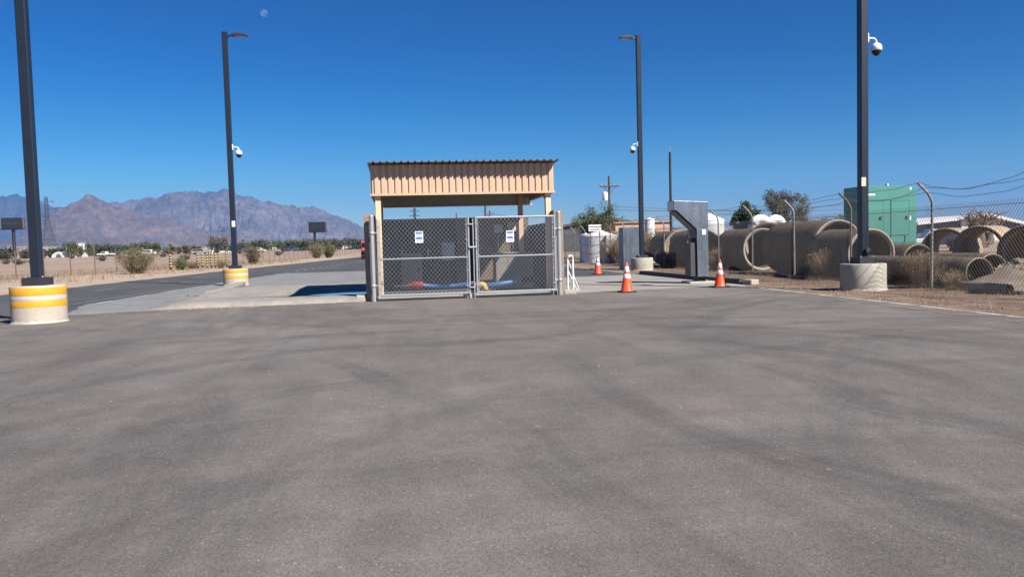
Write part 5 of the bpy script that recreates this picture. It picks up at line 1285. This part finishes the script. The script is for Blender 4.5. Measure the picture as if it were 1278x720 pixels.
# trees at the town edge
tl = [(3, 250, 3.6, 9, 'leaf_dk', 'dark spreading tree at the left picture edge'), (12, 230, 2.6, 7, 'leaf_dk', 'low dark green tree left of the billboard post'), (29, 280, 4.2, 8, 'leaf_dk', 'dark tree right of the left billboard post'), (48, 300, 4.4, 8, 'leaf_dk', 'dark tree right behind the nearest left lamp pole'), (67, 300, 3.8, 7, 'leaf_dk', 'dark green tree at the foot of the pylon'),
 (100, 290, 6.2, 7.5, 'leaf_pv', 'round olive tree beside the white two storey block'), (124, 330, 5.6, 8, 'leaf_dk', 'dark tree above the white pickup'), (137, 330, 5.0, 8, 'leaf_dk', 'second dark tree above the white pickup'), (150, 335, 5.2, 9, 'leaf_pv', 'green tree left of the big scrub bush'), (163, 340, 4.8, 7, 'leaf_dk', 'dark tree behind the big scrub bush'), (183, 345, 6.0, 9, 'leaf_pv', 'olive tree right behind the big scrub bush'), (196, 345, 6.4, 10, 'leaf_pv', 'broad olive tree left of the wide tan warehouse'),
 (219, 240, 2.6, 4.2, 'leaf_dk', 'low round dark tree in front of the wide tan warehouse'), (242, 250, 2.7, 5.5, 'leaf_dk', 'low dark tree behind the silver wagon'), (270, 300, 7.4, 6.0, 'leaf_gray', 'tall grey tree left of the striped lamp pole'), (300, 340, 4.8, 8, 'leaf_dk', 'dark tree right of the striped lamp pole'), (311, 350, 5.2, 9, 'leaf_pv', 'olive tree above the white car'), (326, 350, 5.6, 9, 'leaf_dk', 'dark tree left of the white house'), (358, 350, 5.6, 10, 'leaf_pv', 'olive tree right of the white house'), (371, 350, 5.2, 9, 'leaf_dk', 'dark tree above the dark car'), (384, 345, 5.6, 10, 'leaf_pv', 'olive tree left of the right billboard post'), (398, 345, 5.4, 9, 'leaf_pv', 'olive tree right of the right billboard post'), (410, 350, 5.6, 10, 'leaf_dk', 'dark tree right of the right billboard'), (424, 350, 5.4, 9, 'leaf_pv', 'olive tree near the small far house'), (437, 350, 5.2, 9, 'leaf_dk', 'dark tree above the far white car'), (449, 330, 5.0, 9, 'leaf_dk', 'dark tree left of the orange truck')]
for i, (px_, D_, h_, w_, mm, lb) in enumerate(tl):
    tree('town_tree', lb, at_(px_, D_), h_*.92, w_*1.15, mm, 100+i, 1700, .34, bare=.02, dens=3, group='trees at the edge of the far town', trunk=.3, flat=.7, skirt=True)
# far-off wood as one mass
m = MB()
for i in range(34000):
    px_ = rnd.uniform(-80, 780); D_ = rnd.uniform(430, 900)
    if noise.noise(Vector((px_*.06, D_*.01, 0))) < -.1: continue
    v = AD(px_, 310, D_); s_ = rnd.uniform(.5, .95)
    hh = 4.6+3.6*noise.noise(Vector((px_*.12, D_*.02, 5)))
    leaf(m, Vector((v.x, v.y, hgt(v.x, v.y)+rnd.uniform(0, max(1, hh)))), s_, rnd)
tag(m.build('distant_wood', M['leaf_dk']), kind='stuff')

# ------------------------------------------------------------------ moon
v = ray(329.5, 16.5).normalized()*20000
tm = NT('moon_surface'); tm.b.inputs['Base Color'].default_value = (.12, .12, .12, 1); tm.set(1, 0, 0)
add = tm.n('ShaderNodeAddShader'); trn = tm.n('ShaderNodeBsdfTransparent'); df = tm.n('ShaderNodeBsdfDiffuse')
tm.l(tm.ramp(tm.noise(.013, 4, .6), [(.35, .015), (.6, .06)]), df.inputs[0]); tm.l(trn.outputs[0], add.inputs[0]); tm.l(df.outputs[0], add.inputs[1]); tm.l(add.outputs[0], tm.out.inputs[0])
m = MB(); m.lathe([(82*math.sin(math.pi*i/16)+.001, -82*math.cos(math.pi*i/16)) for i in range(17)], n=32, cap=False)
o = m.build('moon', tm.mat); o.location = v; tag(o, 'pale daytime moon in the blue sky above the striped lamp post', 'moon')
o.visible_shadow = True
#@@HAZE
# ------------------------------------------------------------------ haze
m = MB(); m.box((0, 0, 396), (25600, 25600, 800))
hm = bpy.data.materials.new('haze_air'); hm.use_nodes = True; nt = hm.node_tree; nt.nodes.clear()
ho = nt.nodes.new('ShaderNodeOutputMaterial'); pv = nt.nodes.new('ShaderNodeVolumePrincipled'); nt.links.new(pv.outputs[0], ho.inputs['Volume'])
pv.inputs['Color'].default_value = (0.15, 0.40, 0.95, 1); pv.inputs['Density'].default_value = 9e-5; pv.inputs['Anisotropy'].default_value = 0.0
hz_ = m.build('haze', hm); tag(hz_, kind='stuff')
